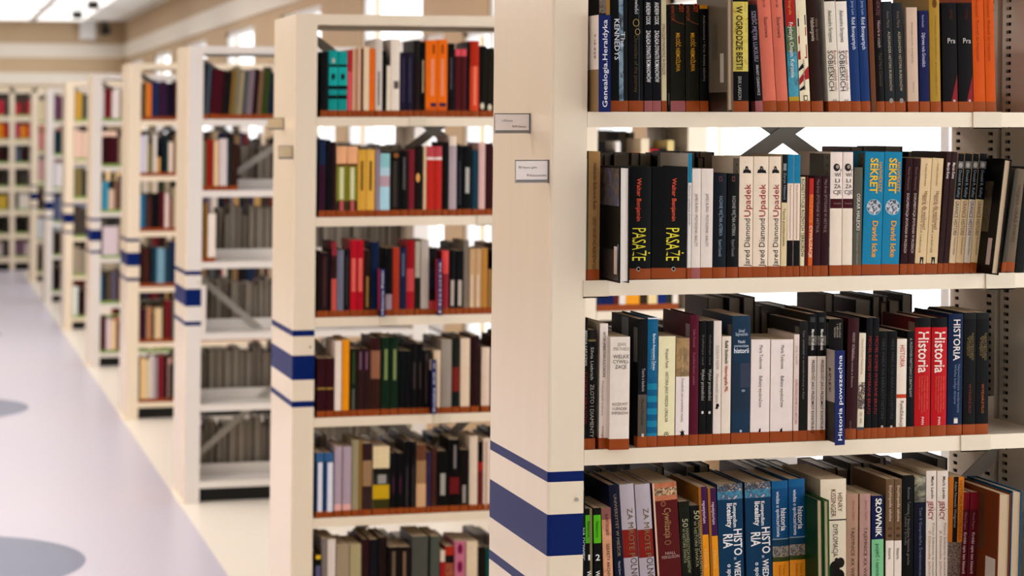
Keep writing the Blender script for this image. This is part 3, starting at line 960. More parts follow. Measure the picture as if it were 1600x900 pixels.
for a, c, w in ((1346.5, 1376.5, 'left'), (1377, 1404.5, 'right')):
    bk(r, a, c, 238, '#1b87b0', 'turquoise book with globe, yellow SEKRET, %s of the pair,' % w, tx=[('SEKRET', 'd', .48, 248, 303, 12, '#e2b428', 0.05), ('NAJWIĘKSZY', 'd', .82, 254, 301, 5.5, '#d49a2c', 0.03), ('David Icke', 'd', .62, 346, 403, 8.5, '#e09a30', 0.05)],
       sh=[('e', .52, 324.5, 11.5, 12.5, '#8ab8c4'), ('e', .52, 324.5, 10.5, 11.5, globe)], dx=6, hard=0, stick=[(.004, .034, .80, .985, mat('#56544c', 0.5)), (.012, .018, .86, .89, DOT), (.012, .018, .92, .95, DOT)] if w == 'left' else ())
for a, c, w in ((1406, 1417, 'left'), (1417.5, 1428, 'right')):
    bk(r, a, c, 248, '#40151a', 'dark red book, small white capitals, %s of the pair,' % w, tx=[('DOKUMENTACJA SPOTKANIA W MUZEACH', 'd', .55, 303, 396, 4, '#d0b8b0', 0.0), ('Marian Historyczny', 'd', .5, 262, 298, 3.2, '#9a6a64', 0.0)], dx=10)
for a, c, w in ((1428.5, 1446, 'left'), (1446.5, 1464, 'right')):
    bk(r, a, c, 248, '#d9bd90', 'sandy book, brown title Historia dla wychowań, %s,' % w, tx=[('Historia dla wychowań', 'd', .62, 300, 360, 6, '#8a4a34', 0.0), ('Polska biblioteka', 'd', .5, 257, 292, 3, '#8a6a48', 0.0), ('Seria wydana pod redakcją', 'd', .38, 306, 396, 3, '#7a6248', 0.0)], sh=[('r', .42, .74, 403, 414, '#1e1a18'), ('p', [(.5, 413), (.58, 405), (.66, 413)], '#cfc0a8')], dx=11)
for a, c, w in ((1464.5, 1472.5, 'left'), (1473, 1481, 'right')):
    bk(r, a, c, 238, '#4a2a28', 'thin brown purple book, short white lettering, %s,' % w, tx=[('Marcin Kows', 'd', .55, 255, 280, 4.5, '#e0d2cc', 0.03)], dx=15)
for i, (a, c, w) in enumerate(((1481.5, 1491.5, 'first'), (1492, 1504, 'second'), (1504.5, 1514.5, 'third'), (1515, 1527.5, 'last'))):
    bk(r, a, c, 241, '#dcc096', 'black over cream book, GRANICE HISTORII, %s of four,' % w, segs=[(313, '#121416'), (None, ('#dcc29c', '#dabd90', '#d9cbb8', '#dcc08e')[i])], tx=[('Donald R. Kelley', 'd', .55, 267, 310, 4.5, '#8fa0ac', 0.0), ('GRANICE HISTORII', 'd', .5, 315, 369, 6, '#6a6258', 0.0), ('Rozumienie dziejów', 'd', .62, 372, 400, 3, '#8a7c68', 0.0)], sh=[('r', .12, .95, 253, 264.5, '#7d7a76'), ('e', .5, 259, 3, 4, '#b0aca8')], dx=16)
bk(r, 1548, 1560.5, 250, '#14100e', 'black hardback pulled out, leaning right, page edges outward,', hard=1, tape=0, pull=0.06, fore=1, dp=0.15, dx=21, stick=[(.010, .026, .08, .31, mat('#c4aca4', 0.5)), (.03, .09, .36, .80, picture('figure', ['#14100e', '#5a4c34', '#2a2418'], 30))])
bk(r, 1564, 1570.5, 266, '#5d5648', 'narrow grey brown book behind the pulled out black one', dx=22)
bk(r, 1571, 1584.5, 265, '#7d6a54', 'grey brown book with a dark title near the right edge', tx=[('WOJNA ORAZ POKÓJ', 'd', .5, 290, 380, 5, '#5a4636', 0.0)], dx=18)
bk(r, 1586, 1600, 262, '#20211c', 'blackish green book at the right edge', dx=16, tape=0)

# ---- nearest bookcase, third row
r = row_(0, 2, 2, " nearest bookcase's third row", "books in the nearest bookcase's third row")
bk(r, 910.5, 917, 497, '#16161a', 'black book with white and red lettering at the far left', tx=[('BRENDA KAPUCEWIS', 'd', .55, 517, 572, 4, '#c8c4c0', 0.0), ('KODEKS PIRATÓW', 'd', .6, 582, 664, 5, '#8f2224', 0.0)])
bk(r, 917.5, 930, 516, '#191512', 'black book, ZŁOTO I DIAMENTY, ochre ring on top,', tx=[('Silvia Liebrich', 'd', .5, 543, 594, 5, '#b8b0a4', 0.0), ('ZŁOTO I DIAMENTY', 'd', .55, 601, 684, 6, '#a8a096', 0.0)], sh=[('r', 0, 1, 531, 534, '#8a7440'), ('r', 0.3, .8, 518, 531, '#3a2a26')])
bk(r, 935.5, 948.5, 506, '#c9b8a0', 'white spined book with beige side, red mark low,', segs=[(None, '#e3d6cc')], tx=[('ARTUR UMBERTOWI KULTUROWE', 'd', .55, 519, 590, 4.5, '#4a3a36', 0.0), ('Przestrzeń kultury', 'd', .4, 596, 650, 3, '#a08878', 0.0), ('omega', 'd', .5, 666, 685, 4, '#b0583c', 0.0)])
bk(r, 952, 983, 527, '#e0d5c8', 'wide white WIELKIE CYWILIZACJE book standing slightly forward', pull=0.02, tx=[('JEAN', 'h', .56, 538.5, 13, 5.5, '#a89c92', 0.0), ('MATHIEX', 'h', .56, 545.5, 25, 5.5, '#a89c92', 0.0), ('WIELKIE', 'h', .54, 557.5, 25, 6, '#5a4c44', 0.0), ('CYWILI-', 'h', .54, 565.5, 25, 6, '#5a4c44', 0.0), ('ZACJE', 'h', .54, 573.5, 18, 6, '#5a4c44', 0.0), ('ROZKWIT', 'h', .52, 632, 24, 5, '#8a6a5e', 0.0), ('I UPADEK', 'h', .52, 639, 23, 5, '#8a6a5e', 0.0), ('IMPERIÓW', 'h', .52, 646, 26, 5, '#8a6a5e', 0.0)])
GST2 = mat('#8b8f94', 0.5, vary=0.05)
bk(r, 996, 1010, 499, '#14161d', 'black over grey brown book, Teoria a badania,', segs=[(617, '#15171e'), (None, '#6a6055')], tx=[('Teoria a badania', 'd', .6, 576, 612, 5, '#b0aeb2', 0.0), ('Marian Muszyński', 'd', .5, 624, 665, 4, '#3a342e', 0.0)], sh=[('r', .45, .7, 678, 683, '#c8c0b4')], stick=[(.006, .028, .66, .93, mat('#6a665c', 0.5)), (.06, .10, .74, .99, GST2)])
bk(r, 1010.5, 1027, 497, '#1672a0', 'blue book striped turquoise below, white corner on top,', segs=[(499, '#d8dce0'), (590, '#126a98')] + [(590 + 9.7 * (k + 1), '#1889ad' if k % 2 else '#0f6594') for k in range(9)] + [(None, '#1889ad')], tx=[('Barbara Antonowicz Żyłowa', 'd', .62, 522, 579, 4.6, '#d2dde4', 0.02), ('Wybrane problemy', 'd', .40, 545, 577, 3, '#7fb4cc', 0.0)], hard=1)
bk(r, 1027.5, 1054, 526, '#e0d5ac', 'pale yellow book, HISTORIA JAKO WIEDZA LOKALNA,', segs=[(None, '#e8dfb4')], tx=[('Wojciech Piasek', 'd', .5, 545, 576, 5, '#5a5444', 0.0), ('HISTORIA JAKO WIEDZA LOKALNA', 'd', .5, 582, 660, 5, '#4c4636', 0.0)], sh=[('e', .5, 679, 3.6, 3.8, '#6a6450'), ('e', .5, 679, 2.6, 2.8, '#d8cfa4'), ('e', .5, 679, 1.3, 1.5, '#6a6450')])
bk(r, 1055, 1076, 529, '#b3926a', 'book, golden brown above white, small black star low,', segs=[(589, picture('sepia', ['#8a6a3c', '#b08a50', '#a07a44'], 40)), (None, '#e2d6cf')], tx=[('Przeszłość jako przedmiot wiedzy', 'd', .5, 592, 660, 4, '#8a827c', 0.0), ('zapisana', 'd', .5, 556, 582, 3, '#c8b088', 0.0)], sh=[('p', [(.5, 671), (.56, 675), (.68, 673), (.62, 677), (.70, 681), (.58, 680), (.52, 685), (.46, 680), (.34, 682), (.40, 677), (.30, 674), (.44, 675)], '#23201e')])
bk(r, 1077, 1091, 493, '#6d1230', 'crimson book with faint lettering', tx=[('Stefan Ossowski', 'd', .45, 515, 543, 4, '#a86474', 0.0), ('O polskiej historii i pamięci', 'd', .45, 551, 602, 4, '#a86474', 0.0)], stick=[(.005, .026, .70, .93, mat('#8f8a82', 0.5))], hard=1)
for a, c, w in ((1091.5, 1102.5, 'left'), (1103, 1113, 'right')):
    bk(r, a, c, 502, '#151517', 'black book with tiny white script, %s of the pair,' % w, tx=[('Refleksje nad', 'd', .5, 524, 570, 3, '#7a7672', 0.0), ('Wybór przeszłości', 'd', .55, 577, 626, 5, '#b4b0a8', 0.0)], sh=[('e', .5, 645, 1.8, 2.4, '#d0ccc4')])
bk(r, 1113.5, 1126, 502, '#ded0c4', 'white book with grey handwriting and a small black bird', tx=[('ZDZISŁAW NAJDER', 'd', .5, 540, 578, 4.5, '#a09890', 0.0), ('Wymowność rzeczy', 'd', .5, 584, 630, 5, '#9a9088', 0.0)], sh=[('e', .55, 634, 2.6, 3, '#2a2624'), ('e', .45, 638, 2.2, 1.6, '#2a2624')])
bk(r, 1126.5, 1141, 526, '#e0d2c0', 'white book, bold black and red Historiografia PRL,', tx=[('Rafał Stobiecki', 'd', .5, 533, 569, 5, '#221c1a', 0.04), ('Historiografia PRL', 'd', .5, 572, 613, 5, '#b2281e', 0.04)])
bk(r, 1142.5, 1171.5, 494, '#254562', 'steel blue Nauki pomocnicze historii book, pale block in middle', tx=[('Józef', 'h', .5, 517, 10, 5, '#c4ced8', 0.0), ('Szymański', 'h', .5, 522.5, 19, 5, '#c4ced8', 0.0), ('Nauki', 'h', .5, 534, 11, 5, '#c8d2dc', 0.02), ('pomocnicze', 'h', .5, 540.5, 22, 4.6, '#c8d2dc', 0.0), ('historii', 'h', .5, 548, 23, 8, '#dde3ea', 0.04)], sh=[('r', 0, 1, 567, 644, '#2c425a'), ('r', .45, 1, 568, 606, '#454f66'), ('e', .62, 611, 3, 2, '#8a98a8'), ('e', .5, 674, 2, 2, '#b8c0c8')], stick=[(.004, .024, .62, .93, mat('#6b6455', 0.5))])
for a, c, w in ((1172, 1202, 'narrower left'), (1203, 1238, 'wider right')):
    bk(r, a, c, 531, '#d8c8ac', 'white book, Bałkany wyobrażone, %s one,' % w, segs=[(None, '#e5d7d0')], tx=[('Maria Todorova', 'd', .52, 540, 577, 5.5, '#5c524c', 0.0), ('Bałkany wyobrażone', 'd', .52, 588, 637, 5.5, '#5c524c', 0.0)], sh=[('p', [(.42, 675.5), (.46, 671), (.54, 669), (.54, 675.5)], '#2a2422')], yb=None)
bk(r, 1239, 1247.5, 523, '#decbbf', 'narrow white book with pink lettering running down', tx=[('Jerzy Topolski', 'd', .55, 541, 570, 4, '#c09088', 0.0), ('WPROWADZENIE DO HISTORII', 'd', .5, 593, 663, 4.4, '#c87468', 0.0)])
bk(r, 1248, 1261, 502, '#2a2626', 'dark charcoal book left of the black and white pair', tx=[('Czas i przestrzeń w opowieści', 'd', .5, 517, 585, 3.5, '#8a8484', 0.0), ('Andrzej w Klein', 'd', .5, 586, 624, 3.5, '#8a8484', 0.0)], stick=[(.004, .024, .80, .95, mat('#726b5c', 0.5))])
for a, c, w, n in ((1261.5, 1275, 'left', 491), (1275.5, 1289.5, 'right', 488)):
    bk(r, a, c, n, '#241d16', 'black over white book, JAKO PRZEDMIOT, %s of pair,' % w, segs=[(525, '#14161a'), (540, picture('gilt', ['#2a2420', '#5f5442', '#3a3228'], 60)), (557, '#15120f'), (None, '#e2d4c8')], tx=[('Marek Woźniak', 'd', .52, 515, 548, 4.5, '#d4ccc0', 0.03), ('PRZESZŁOŚĆ JAKO PRZEDMIOT KONSTRUKCJI', 'd', .58, 563, 677, 4.5, '#2a2522', 0.02)], sh=[('r', .2, .75, 496, 504, '#4a4c4c')])
divider(r, 1289, 1304.5, 1321, 548, 696, 'Historia powszechna', 'blue divider reading Historia powszechna, twisted out of the third row', pull=0.035, turn=0.16, cols=('#b8aa9c', '#4e4840'), vsplit=0.55, side_text='93/94')
bk(r, 1293.5, 1316, 499, '#17120f', 'black book with small white text behind the blue divider', tx=[('Słownik polskich', 'd', .78, 505, 528, 3.4, '#a89c88', 0.0), ('i obcych', 'd', .60, 507, 528, 3.4, '#b8ac98', 0.0), ('historyków', 'd', .42, 512, 528, 3.4, '#b8ac98', 0.0)], stick=[(.004, .02, .78, .97, mat('#8a8070', 0.5))])
bk(r, 1321, 1338.5, 498, '#4c171c', 'wide wine red hardback right of the blue divider', tx=[('WERDERZ • BEZ RAPALLO', 'd', .5, 520, 560, 4, '#b09a94', 0.0), ('Rakowska metoda w Entencie', 'd', .45, 545, 606, 3.4, '#b09a94', 0.0), ('UNIVERS', 'd', .4, 658, 674, 3, '#8a6a66', 0.0)], dx=5, hard=1)
bk(r, 1339, 1349.5, 521, '#dccfb8', 'cream book with battle picture low on spine', tx=[('Historia Wojny Powszechnej', 'd', .5, 530, 585, 3.4, '#a86a5c', 0.0), ('OD 1840', 'd', .5, 644, 662, 4, '#8a7444', 0.0)], sh=[('r', 0, 1, 598, 640, picture('battle', ['#d8ccb4', '#6a3a2c', '#3c3424', '#c8b48c'], 160)), ('r', 0, 1, 668, 672, '#4a5a66')], dx=4)
for a, c, w in ((1350, 1360.5, 'left'), (1361, 1370.5, 'right')):
    bk(r, a, c, 497, '#14131a', 'black book with dark red lettering, %s of the pair,' % w, tx=[('MICHEL KOMES WYBRANE BRATU', 'd', .6, 526, 647, 4.6, '#a82a2c', 0.0)], dx=4)
for a, c, w in ((1371, 1384.5, 'left'), (1385, 1399.5, 'right')):
    bk(r, a, c, 518, '#131417', 'black book with spaced grey capitals, %s of the pair,' % w, tx=[('HERZ MARLA NA BARKACH HISTORII', 'd', .5, 530, 655, 4.6, '#54534e', 0.0)], sh=[('e', .5, 667, 2, 2, '#b0a898')], dx=3)
bk(r, 1400, 1415.5, 530, '#dfd0bf', 'white book, red HISTORIA above a red stripe,', tx=[('HISTORIA', 'd', .55, 540, 574, 7.5, '#c8421e', 0.0), ('PunktEdukacja', 'd', .55, 627, 667, 6, '#5a4e48', 0.0)], sh=[('r', 0, 1, 616.5, 622.5, '#c8421e')], dx=2)
bk(r, 1416, 1427.5, 518, '#141416', 'black book between white HISTORIA and the red pair', tx=[('A. MUZOWSKI PARTYZANCI Z BRATYSŁAWY', 'd', .5, 529, 621, 4, '#b4aea8', 0.0)], dx=2)
for a, c, w in ((1428.5, 1453.5, 'left'), (1454.5, 1479, 'right')):
    bk(r, a, c, 497, '#6a1018', 'red book capped black, large white Historia, %s of pair,' % w, segs=[(512, '#100c0e'), (None, '#c3141c')],
       tx=[('Historia', 'd', .55, 519, 583, 17, '#ead8cc', 0.03), ('Atlas dziejów polski i świata', 'd', .80, 588, 640, 2.6, '#d8644c', 0.0), ('Chronologia i historia kultury', 'd', .62, 588, 644, 2.6, '#d8644c', 0.0), ('Podręcznik i repetytorium', 'd', .45, 588, 646, 2.6, '#d8644c', 0.0), ('Wszystko w jednym tomie', 'd', .30, 588, 640, 2.6, '#d8644c', 0.0), ('PWN', 'd', .5, 652, 664, 4, '#e8c8bc', 0.03)], dx=2, hard=1, tape=1, stick=[(.004, .03, .78, .96, mat('#8a6a54', 0.5))] if w == 'left' else ())
bk(r, 1480, 1503.5, 491, '#17305a', 'dark blue book, large white HISTORIA downward,', tx=[('HISTORIA', 'd', .55, 500, 564, 11, '#dcd4cc', 0.02), ('Najważniejsze wydarzenia', 'd', .72, 570, 645, 4, '#7a88a4', 0.0), ('Wielka księga dziejów', 'd', .48, 570, 632, 4, '#7a88a4', 0.0)], sh=[('r', .42, .68, 653, 662, '#d8ccbc'), ('r', .42, .68, 653, 655, '#8a9098')], hard=1, dx=3)
for a, c, w in ((1504.5, 1524, 'left'), (1524.5, 1544, 'right')):
    bk(r, a, c, 489, '#141210', 'black book with brown and orange lettering, %s of last pair,' % w, segs=[(499, '#2a2c28'), (None, '#141210')], tx=[('NAJWYBITNIEJSI', 'd', .72, 521, 563, 4, '#8a7448', 0.0), ('SPOŁECZEŃSTWA', 'd', .52, 525, 560, 4, '#8a7448', 0.0), ('W DZIEJACH', 'd', .34, 527, 556, 4, '#8a7448', 0.0), ('WYDARZYŁO', 'd', .52, 600, 646, 4, '#8a3a24' if w == 'left' else '#b05a24', 0.02)], dx=2)

# ---- nearest bookcase, bottom row (tops measured, spines run out of the frame)
r = row_(0, 3, -8, " nearest bookcase's bottom row", "books in the nearest bookcase's bottom row", attop=1)
bk(r, 907.5, 914, 768, '#10262c', 'dark teal book half hidden by the upright at far left', tx=[('NA DOWIEC', 'd', .6, 825, 876, 4, '#c8ccd0', 0.02)], dx=-1)
bk(r, 914.5, 925.5, 795, '#121310', 'black book with green block, number 1,', segs=[(805, '#121310'), (849, '#4fae14'), (None, '#121214')], tx=[('Repetytorium', 'd', .5, 815, 840, 4, '#16360a', 0.0), ('1', 'h', .5, 871, 3, 9, '#e0dcd8', 0.03), ('WIEDZA', 'd', .5, 892, 925, 7, '#e0dcd8', 0.02)], sh=[('r', .62, .98, 795, 950, '#8a8058')], dx=-1)
bk(r, 927, 939, 794, '#121310', 'black book with green block, number 2,', segs=[(805, '#141310'), (849, '#54b816'), (None, '#111214')], tx=[('Repetytorium', 'd', .5, 815, 840, 4, '#16360a', 0.0), ('2', 'h', .5, 871, 7, 10, '#e0dcd8', 0.03), ('WIEDZA', 'd', .5, 892, 925, 7, '#e0dcd8', 0.02)], dx=-2)
bk(r, 939.5, 954.5, 794, '#c08460', 'peach book, SEKRETY ARCHIWUM in dark capitals,', segs=[(812, '#9a6058'), (None, picture('peach', ['#c27a5c', '#d89a70', '#c88a64'], 30))], tx=[('ALAIN DECAUX', 'd', .55, 803, 837, 5, '#5a3224', 0.0), ('SEKRETY ARCHIWUM', 'd', .55, 850, 915, 5, '#4a2c1c', 0.0)], dx=-6)
bk(r, 951, 966.5, 758, '#161c3e', 'navy book leaning left with gold lettering', tx=[('UNIWERSYTET W MIEŚCIE', 'd', .55, 773, 870, 4.6, '#a08a6c', 0.0), ('Maciej Szewc', 'd', .5, 878, 900, 3.5, '#b0b4c4', 0.0)], dx=-15, hard=1)
for a, c, w in ((968, 990.5, 'left'), (992, 1016, 'right')):
    bk(r, a, c, 757, '#b4a9b0', 'silver lilac book with red middle, gold letters, %s of pair,' % w, segs=[(828, '#b6acb4'), (872, '#96221a'), (None, '#b6acb4')], tx=[('ZA M', 'd', .62, 795, 826, 9, '#7c6236', 0.0), ('ROTE P', 'd', .62, 829, 871, 9, '#8a7a50', 0.0), ('OLNOŚĆ', 'd', .70, 873, 925, 11, '#5c4a3c', 0.0)], dx=-12, hard=1)
bk(r, 1019, 1057, 755, '#6b1a1a', 'maroon Cywilizacja book with an orange skyline on top', segs=[(763, picture('dusk', ['#b45830', '#c87848'], 40)), (775, picture('skyline', ['#a86844', '#3a2c24', '#c8a070', '#d0b088'], 200)), (783, picture('dusk', ['#b45830', '#c87848'], 40)), (None, '#6d1b1c')], tx=[('Cywilizacja', 'd', .56, 795, 842, 11, '#b08a5c', 0.0), ('NIALL', 'h', .58, 865.5, 16, 4.5, '#c0a094', 0.0), ('FERGUSON', 'h', .58, 871.5, 27, 4.8, '#c0a094', 0.0)], sh=[('r', 0, .07, 755, 955, '#d8b89c'), ('e', .5, 849, 5, 3.5, '#a07a50'), ('e', .5, 849, 4, 2.6, '#6d1b1c'), ('e', .4, 788, 4, 4, '#a8704a'), ('e', .4, 788, 3, 3, '#7a2a1c')], dx=-12)
for a, c, w, n in ((1060, 1077, 'left', 784), (1078, 1097, 'right', 790)):
    bk(r, a, c, n, '#232a18' if w == 'left' else '#1a1a12', 'dark green book, 50 NAJWIĘKSZYCH KŁAMSTW, %s of the pair,' % w, tx=[('50', 'd', .52, n + 27 if w == 'left' else n + 8, n + 40 if w == 'left' else n + 22, 9, '#b8b48c', 0.0), ('NAJWIĘKSZYCH KŁAMSTW', 'd', .68, n + 42 if w == 'left' else n + 24, n + 112, 5, '#a4a078', 0.0), ('W HISTORII ŚWIATA', 'd', .34, n + 42 if w == 'left' else n + 24, n + 96, 4.6, '#a4a078', 0.0)], dx=-9)
for a, c, w, n in ((1091, 1104.5, 'left', 761), (1105.5, 1119, 'right', 763)):
    bk(r, a, c, n, '#a86a1c', 'purple over orange book, repetytorium, %s of the pair,' % w, segs=[(n + 75, '#55205c'), (None, '#e09018')], tx=[('repetytorium', 'd', .60, n + 22, n + 57, 5, '#d2bcd2', 0.02), ('Historia', 'd', .6, n + 98, n + 126, 5, '#f0b868', 0.0)], sh=[('r', 0, .28, n, 955, '#a86a20')], dx=-7)
for a, c, w, n in ((1121, 1160.5, 'left', 757), (1164, 1204.5, 'right', 754)):
    bk(r, a, c, n, '#0f4368', 'thick blue Kompendium licealisty HISTORIA book, %s of the pair,' % w, segs=[(n + 11, picture('parade', ['#c8946a', '#3a2c2c', '#14587c', '#d8b08a'], 120)), (n + 24, picture('snow', ['#17688c', '#2a88a8', '#0f587c', '#b8b0b8'], 50)), (None, '#12466c')],
       tx=[('Kompendium', 'd', .67, n + 30, n + 68, 6, '#dcdcdc', 0.04), ('licealisty', 'd', .46, n + 30, n + 68, 8.5, '#e4e0de', 0.05), ('HISTO', 'd', .78, n + 71, n + 112, 13.5, '#e4e0de', 0.04), ('RIA', 'd', .38, n + 78, n + 100, 15, '#e4e0de', 0.04), ('WIEDZA', 'd', .74, n + 121, n + 163, 10, '#e4e0de', 0.04), ('o społeczeństwie', 'd', .42, n + 125, n + 190, 7, '#dcdcdc', 0.03), ('z', 'd', .66, n + 114, n + 119, 5, '#c8ccd0', 0.0)], dx=-4, hard=1)
for a, c, w, n in ((1206, 1231.5, 'left', 752), (1232.5, 1258, 'right', 749)):
    bk(r, a, c, n, '#125182', 'blue over orange book with standing stones, %s of the pair,' % w, segs=[(n + 12, '#1a6498'), (n + 90, '#15568c'), (n + 91.5, '#8fa0a8'), (n + 102, '#1a4a68'), (n + 119, picture('stones', ['#2a3c4c', '#b09a84', '#3a2e28', '#8a9aa0'], 150)), (n + 126, '#45551e'), (None, '#e08c1c')],
       tx=[('wiedza o społeczeństwie', 'd', .36, n + 16, n + 87, 5.5, '#d0d8de', 0.02), ('historia', 'd', .70, n + 43, n + 78, 9, '#dcdcda', 0.04), ('Testy maturalne', 'd', .68, n + 131, n + 180, 4, '#b05a1c', 0.0), ('Zadania i arkusze', 'd', .42, n + 131, n + 180, 4, '#b05a1c', 0.0)], dx=-3, hard=1)
bk(r, 1275.5, 1285.5, 781, '#1a4a24', 'thin green hardback turned page edges outward, left of two,', hard=1, tape=0, pull=0.055, fore=1, dp=0.15, dx=-2)
bk(r, 1286.5, 1295.5, 782, '#2a6a2c', 'thin green hardback turned page edges outward, right of two,', hard=1, tape=0, pull=0.055, fore=1, dp=0.15, dx=-2)
bk(r, 1282, 1322.5, 749, '#b8a888', 'thick cream book, DYPLOMACJA above dark flowers,', segs=[(812, '#dccdb4'), (814, '#2a221c'), (None, '#dccdb4')], tx=[('HENRY', 'd', .76, 771, 800, 7.5, '#7a4426', 0.0), ('KISSINGER', 'd', .50, 765, 808, 8, '#7a4426', 0.0), ('DYPLOMACJA', 'd', .58, 820, 870, 8, '#3a302a', 0.0)],
   sh=[('e', .55, 887, 8, 10, '#2a241c'), ('e', .78, 880, 6, 8, '#352c20'), ('e', .35, 895, 8, 8, '#2c2a1e'), ('e', .7, 900, 9, 10, '#241f1a'), ('e', .62, 876, 3, 4, '#3a3022')], dx=0, dp=.19)
for a, c, w in ((1323, 1341.5, 'left'), (1343.5, 1360.5, 'right')):
    bk(r, a, c, 772, '#b08a68', 'dusty pink book, TAJEMNICE XX WIEKU, %s of the pair,' % w, segs=[(None, '#b48c74' if w == 'left' else '#b89084')], tx=[('Janusz Tazbir', 'd', .6, 782, 814, 4, '#a8625a', 0.0), ('TAJEMNICE XX WIEKU', 'd', .55, 824, 915, 5.5, '#5f4238', 0.0)], dx=1)
bk(r, 1362, 1381, 775, '#17225c', 'book, navy with white SŁOWNIK above mint green', segs=[(843, '#18235c'), (None, '#7cc08c')], tx=[('SŁOWNIK', 'd', .58, 779, 839, 9.5, '#e4e0d4', 0.05), ('pojęć i terminów', 'd', .5, 850, 915, 6, '#255a34', 0.0)], dx=0)
for a, c, w in ((1384.5, 1397.5, 'left'), (1398, 1409.5, 'right')):
    bk(r, a, c, 749, '#7a5c40', 'brown over white book, historia in black, %s of pair,' % w, segs=[(845, '#7e6044'), (None, '#e0d2c4')], tx=[('Encyklopedia szkolna', 'd', .55, 759, 815, 4.5, '#d0bca0', 0.01), ('historia', 'd', .5, 857, 874, 5, '#2c2420', 0.0), ('e', 'h', .5, 836, 6, 7, '#4a3020', 0.0), ('e', 'h', .5, 825, 6, 6, '#6a3020', 0.0)], dx=1)
bk(r, 1410.5, 1428, 743, '#151210', 'black book with thin white lettering, second line low', tx=[('Roman Żelazny • Starożytna historia grecka', 'd', .55, 762, 883, 4, '#8a8480', 0.0), ('Tabele i źródła', 'd', .3, 802, 852, 4, '#7a746c', 0.0)], dx=1)
bk(r, 1429, 1447, 745, '#191c38', 'navy book with a landscape picture on top', segs=[(785, picture('field', ['#6a5c40', '#3a3420', '#8a8468', '#a89c80'], 40)), (None, '#191c38')], tx=[('Tom II Gospodarka Średniowiecza', 'd', .55, 793, 900, 4.5, '#7a7e98', 0.0)], dx=1)
for a, c, w in ((1447.5, 1463.5, 'left'), (1464.5, 1482, 'right')):
    bk(r, a, c, 736, '#c9baa8', 'pale book with red JEŃCY lettering, %s of the pair,' % w, segs=[(None, '#d8cabc')], tx=[('Mark Lando', 'd', .62, 745, 780, 4.5, '#4a403a', 0.02), ('JEŃCY', 'd', .45, 783, 813, 8, '#a02428', 0.02), ('Polscy żołnierze w niewoli', 'd', .72, 818, 900, 3.6, '#8a7c70', 0.0), ('Z Dziennika jeńców', 'd', .35, 829, 905, 3.6, '#b07a50', 0.0)], dx=1)
bk(r, 1483, 1507, 746, '#c06a18', 'orange and black book, HISTORIA POWOJENNA sideways,', segs=[(848, '#1a1412'), (None, picture('crowd', ['#3a241c', '#8a6a54', '#2a1a16', '#a08070'], 120))], tx=[('HISTORIA POWOJENNA', 'd', .80, 752, 845, 5.5, '#8a4a10', 0.0), ('Adam Nowacki Wielgomas', 'd', .46, 753, 825, 4, '#9a948c', 0.0)], sh=[('r', 0, .30, 746, 848, '#c06c1a'), ('r', .62, 1, 746, 848, '#cc741c')], dx=5)
for a, c, w in ((1506, 1516, 'left'), (1517, 1530, 'right')):
    bk(r, a, c, 770, '#6c1a24', 'maroon book with red top, slanting white title, %s of pair,' % w, segs=[(797, '#8c1c28'), (None, '#6e1a28')], tx=[('Krótki opis ten historii', 'd', .55, 833, 897, 4.5, '#d0b4b0', 0.02), ('Maciej Rogers', 'd', .5, 802, 828, 3.6, '#a87078', 0.0)], dx=8)
bk(r, 1560.5, 1580.5, 772, '#7d3a18', 'large rust red hardback pulled out, side cover and pages showing,', hard=1, tape=0, pull=0.08, fore=1, dp=0.185, dx=5, stick=[(.006, .045, .08, .40, STICK), (.055, .075, .45, .97, mat('#5f3a1a', 0.45)), (.085, .10, .7, .9, mat('#a07860', 0.45))])
bk(r, 1581, 1597.5, 768, '#1b5f88', 'large blue hardback pulled out beside the rust red one', hard=1, tape=0, pull=0.07, fore=1, dp=0.185, dx=5)

# ---- second bookcase
CN = ['first', 'second', 'third', 'fourth', 'fifth', 'sixth', 'seventh', 'eighth', 'ninth', 'tenth'] + [str(i) + ('st' if i % 10 == 1 else 'nd' if i % 10 == 2 else 'rd' if i % 10 == 3 else 'th') for i in range(11, 40)]
CN = [n if not n[0].isdigit() or n not in ('11st', '12nd', '13rd') else {'11st': '11th', '12nd': '12th', '13rd': '13th'}[n] for n in CN]
ROWN = ['top', 'second', 'third', 'fourth', 'fifth', 'bottom']


def simple_row(Yi, si, items, case, dx=1, attop=False):
    rr = row_(Yi, si, dx, '', "books on the %s bookcase's %s shelf" % (case, ROWN[si]))
    if attop:
        rr['attop'] = 1
    for k, it in enumerate(items):
        x0, x1, yt, c, name = it[:5]
        segs = it[5] if len(it) > 5 else ()
        kw = it[6] if len(it) > 6 else {}
        bk(rr, x0, x1, yt, c, "%s, %s from left on the %s bookcase's %s shelf" % (name, CN[k], case, ROWN[si]), segs=segs, hard=kw.pop('hard', R.random() < .3), **kw)


def ln(y0, y1, col='#c8c0b4', cap=4, x=.5):
    """a blurred printed title"""
    return dict(sh=[('r', x - .14, x + .14, y0, y1, col)])


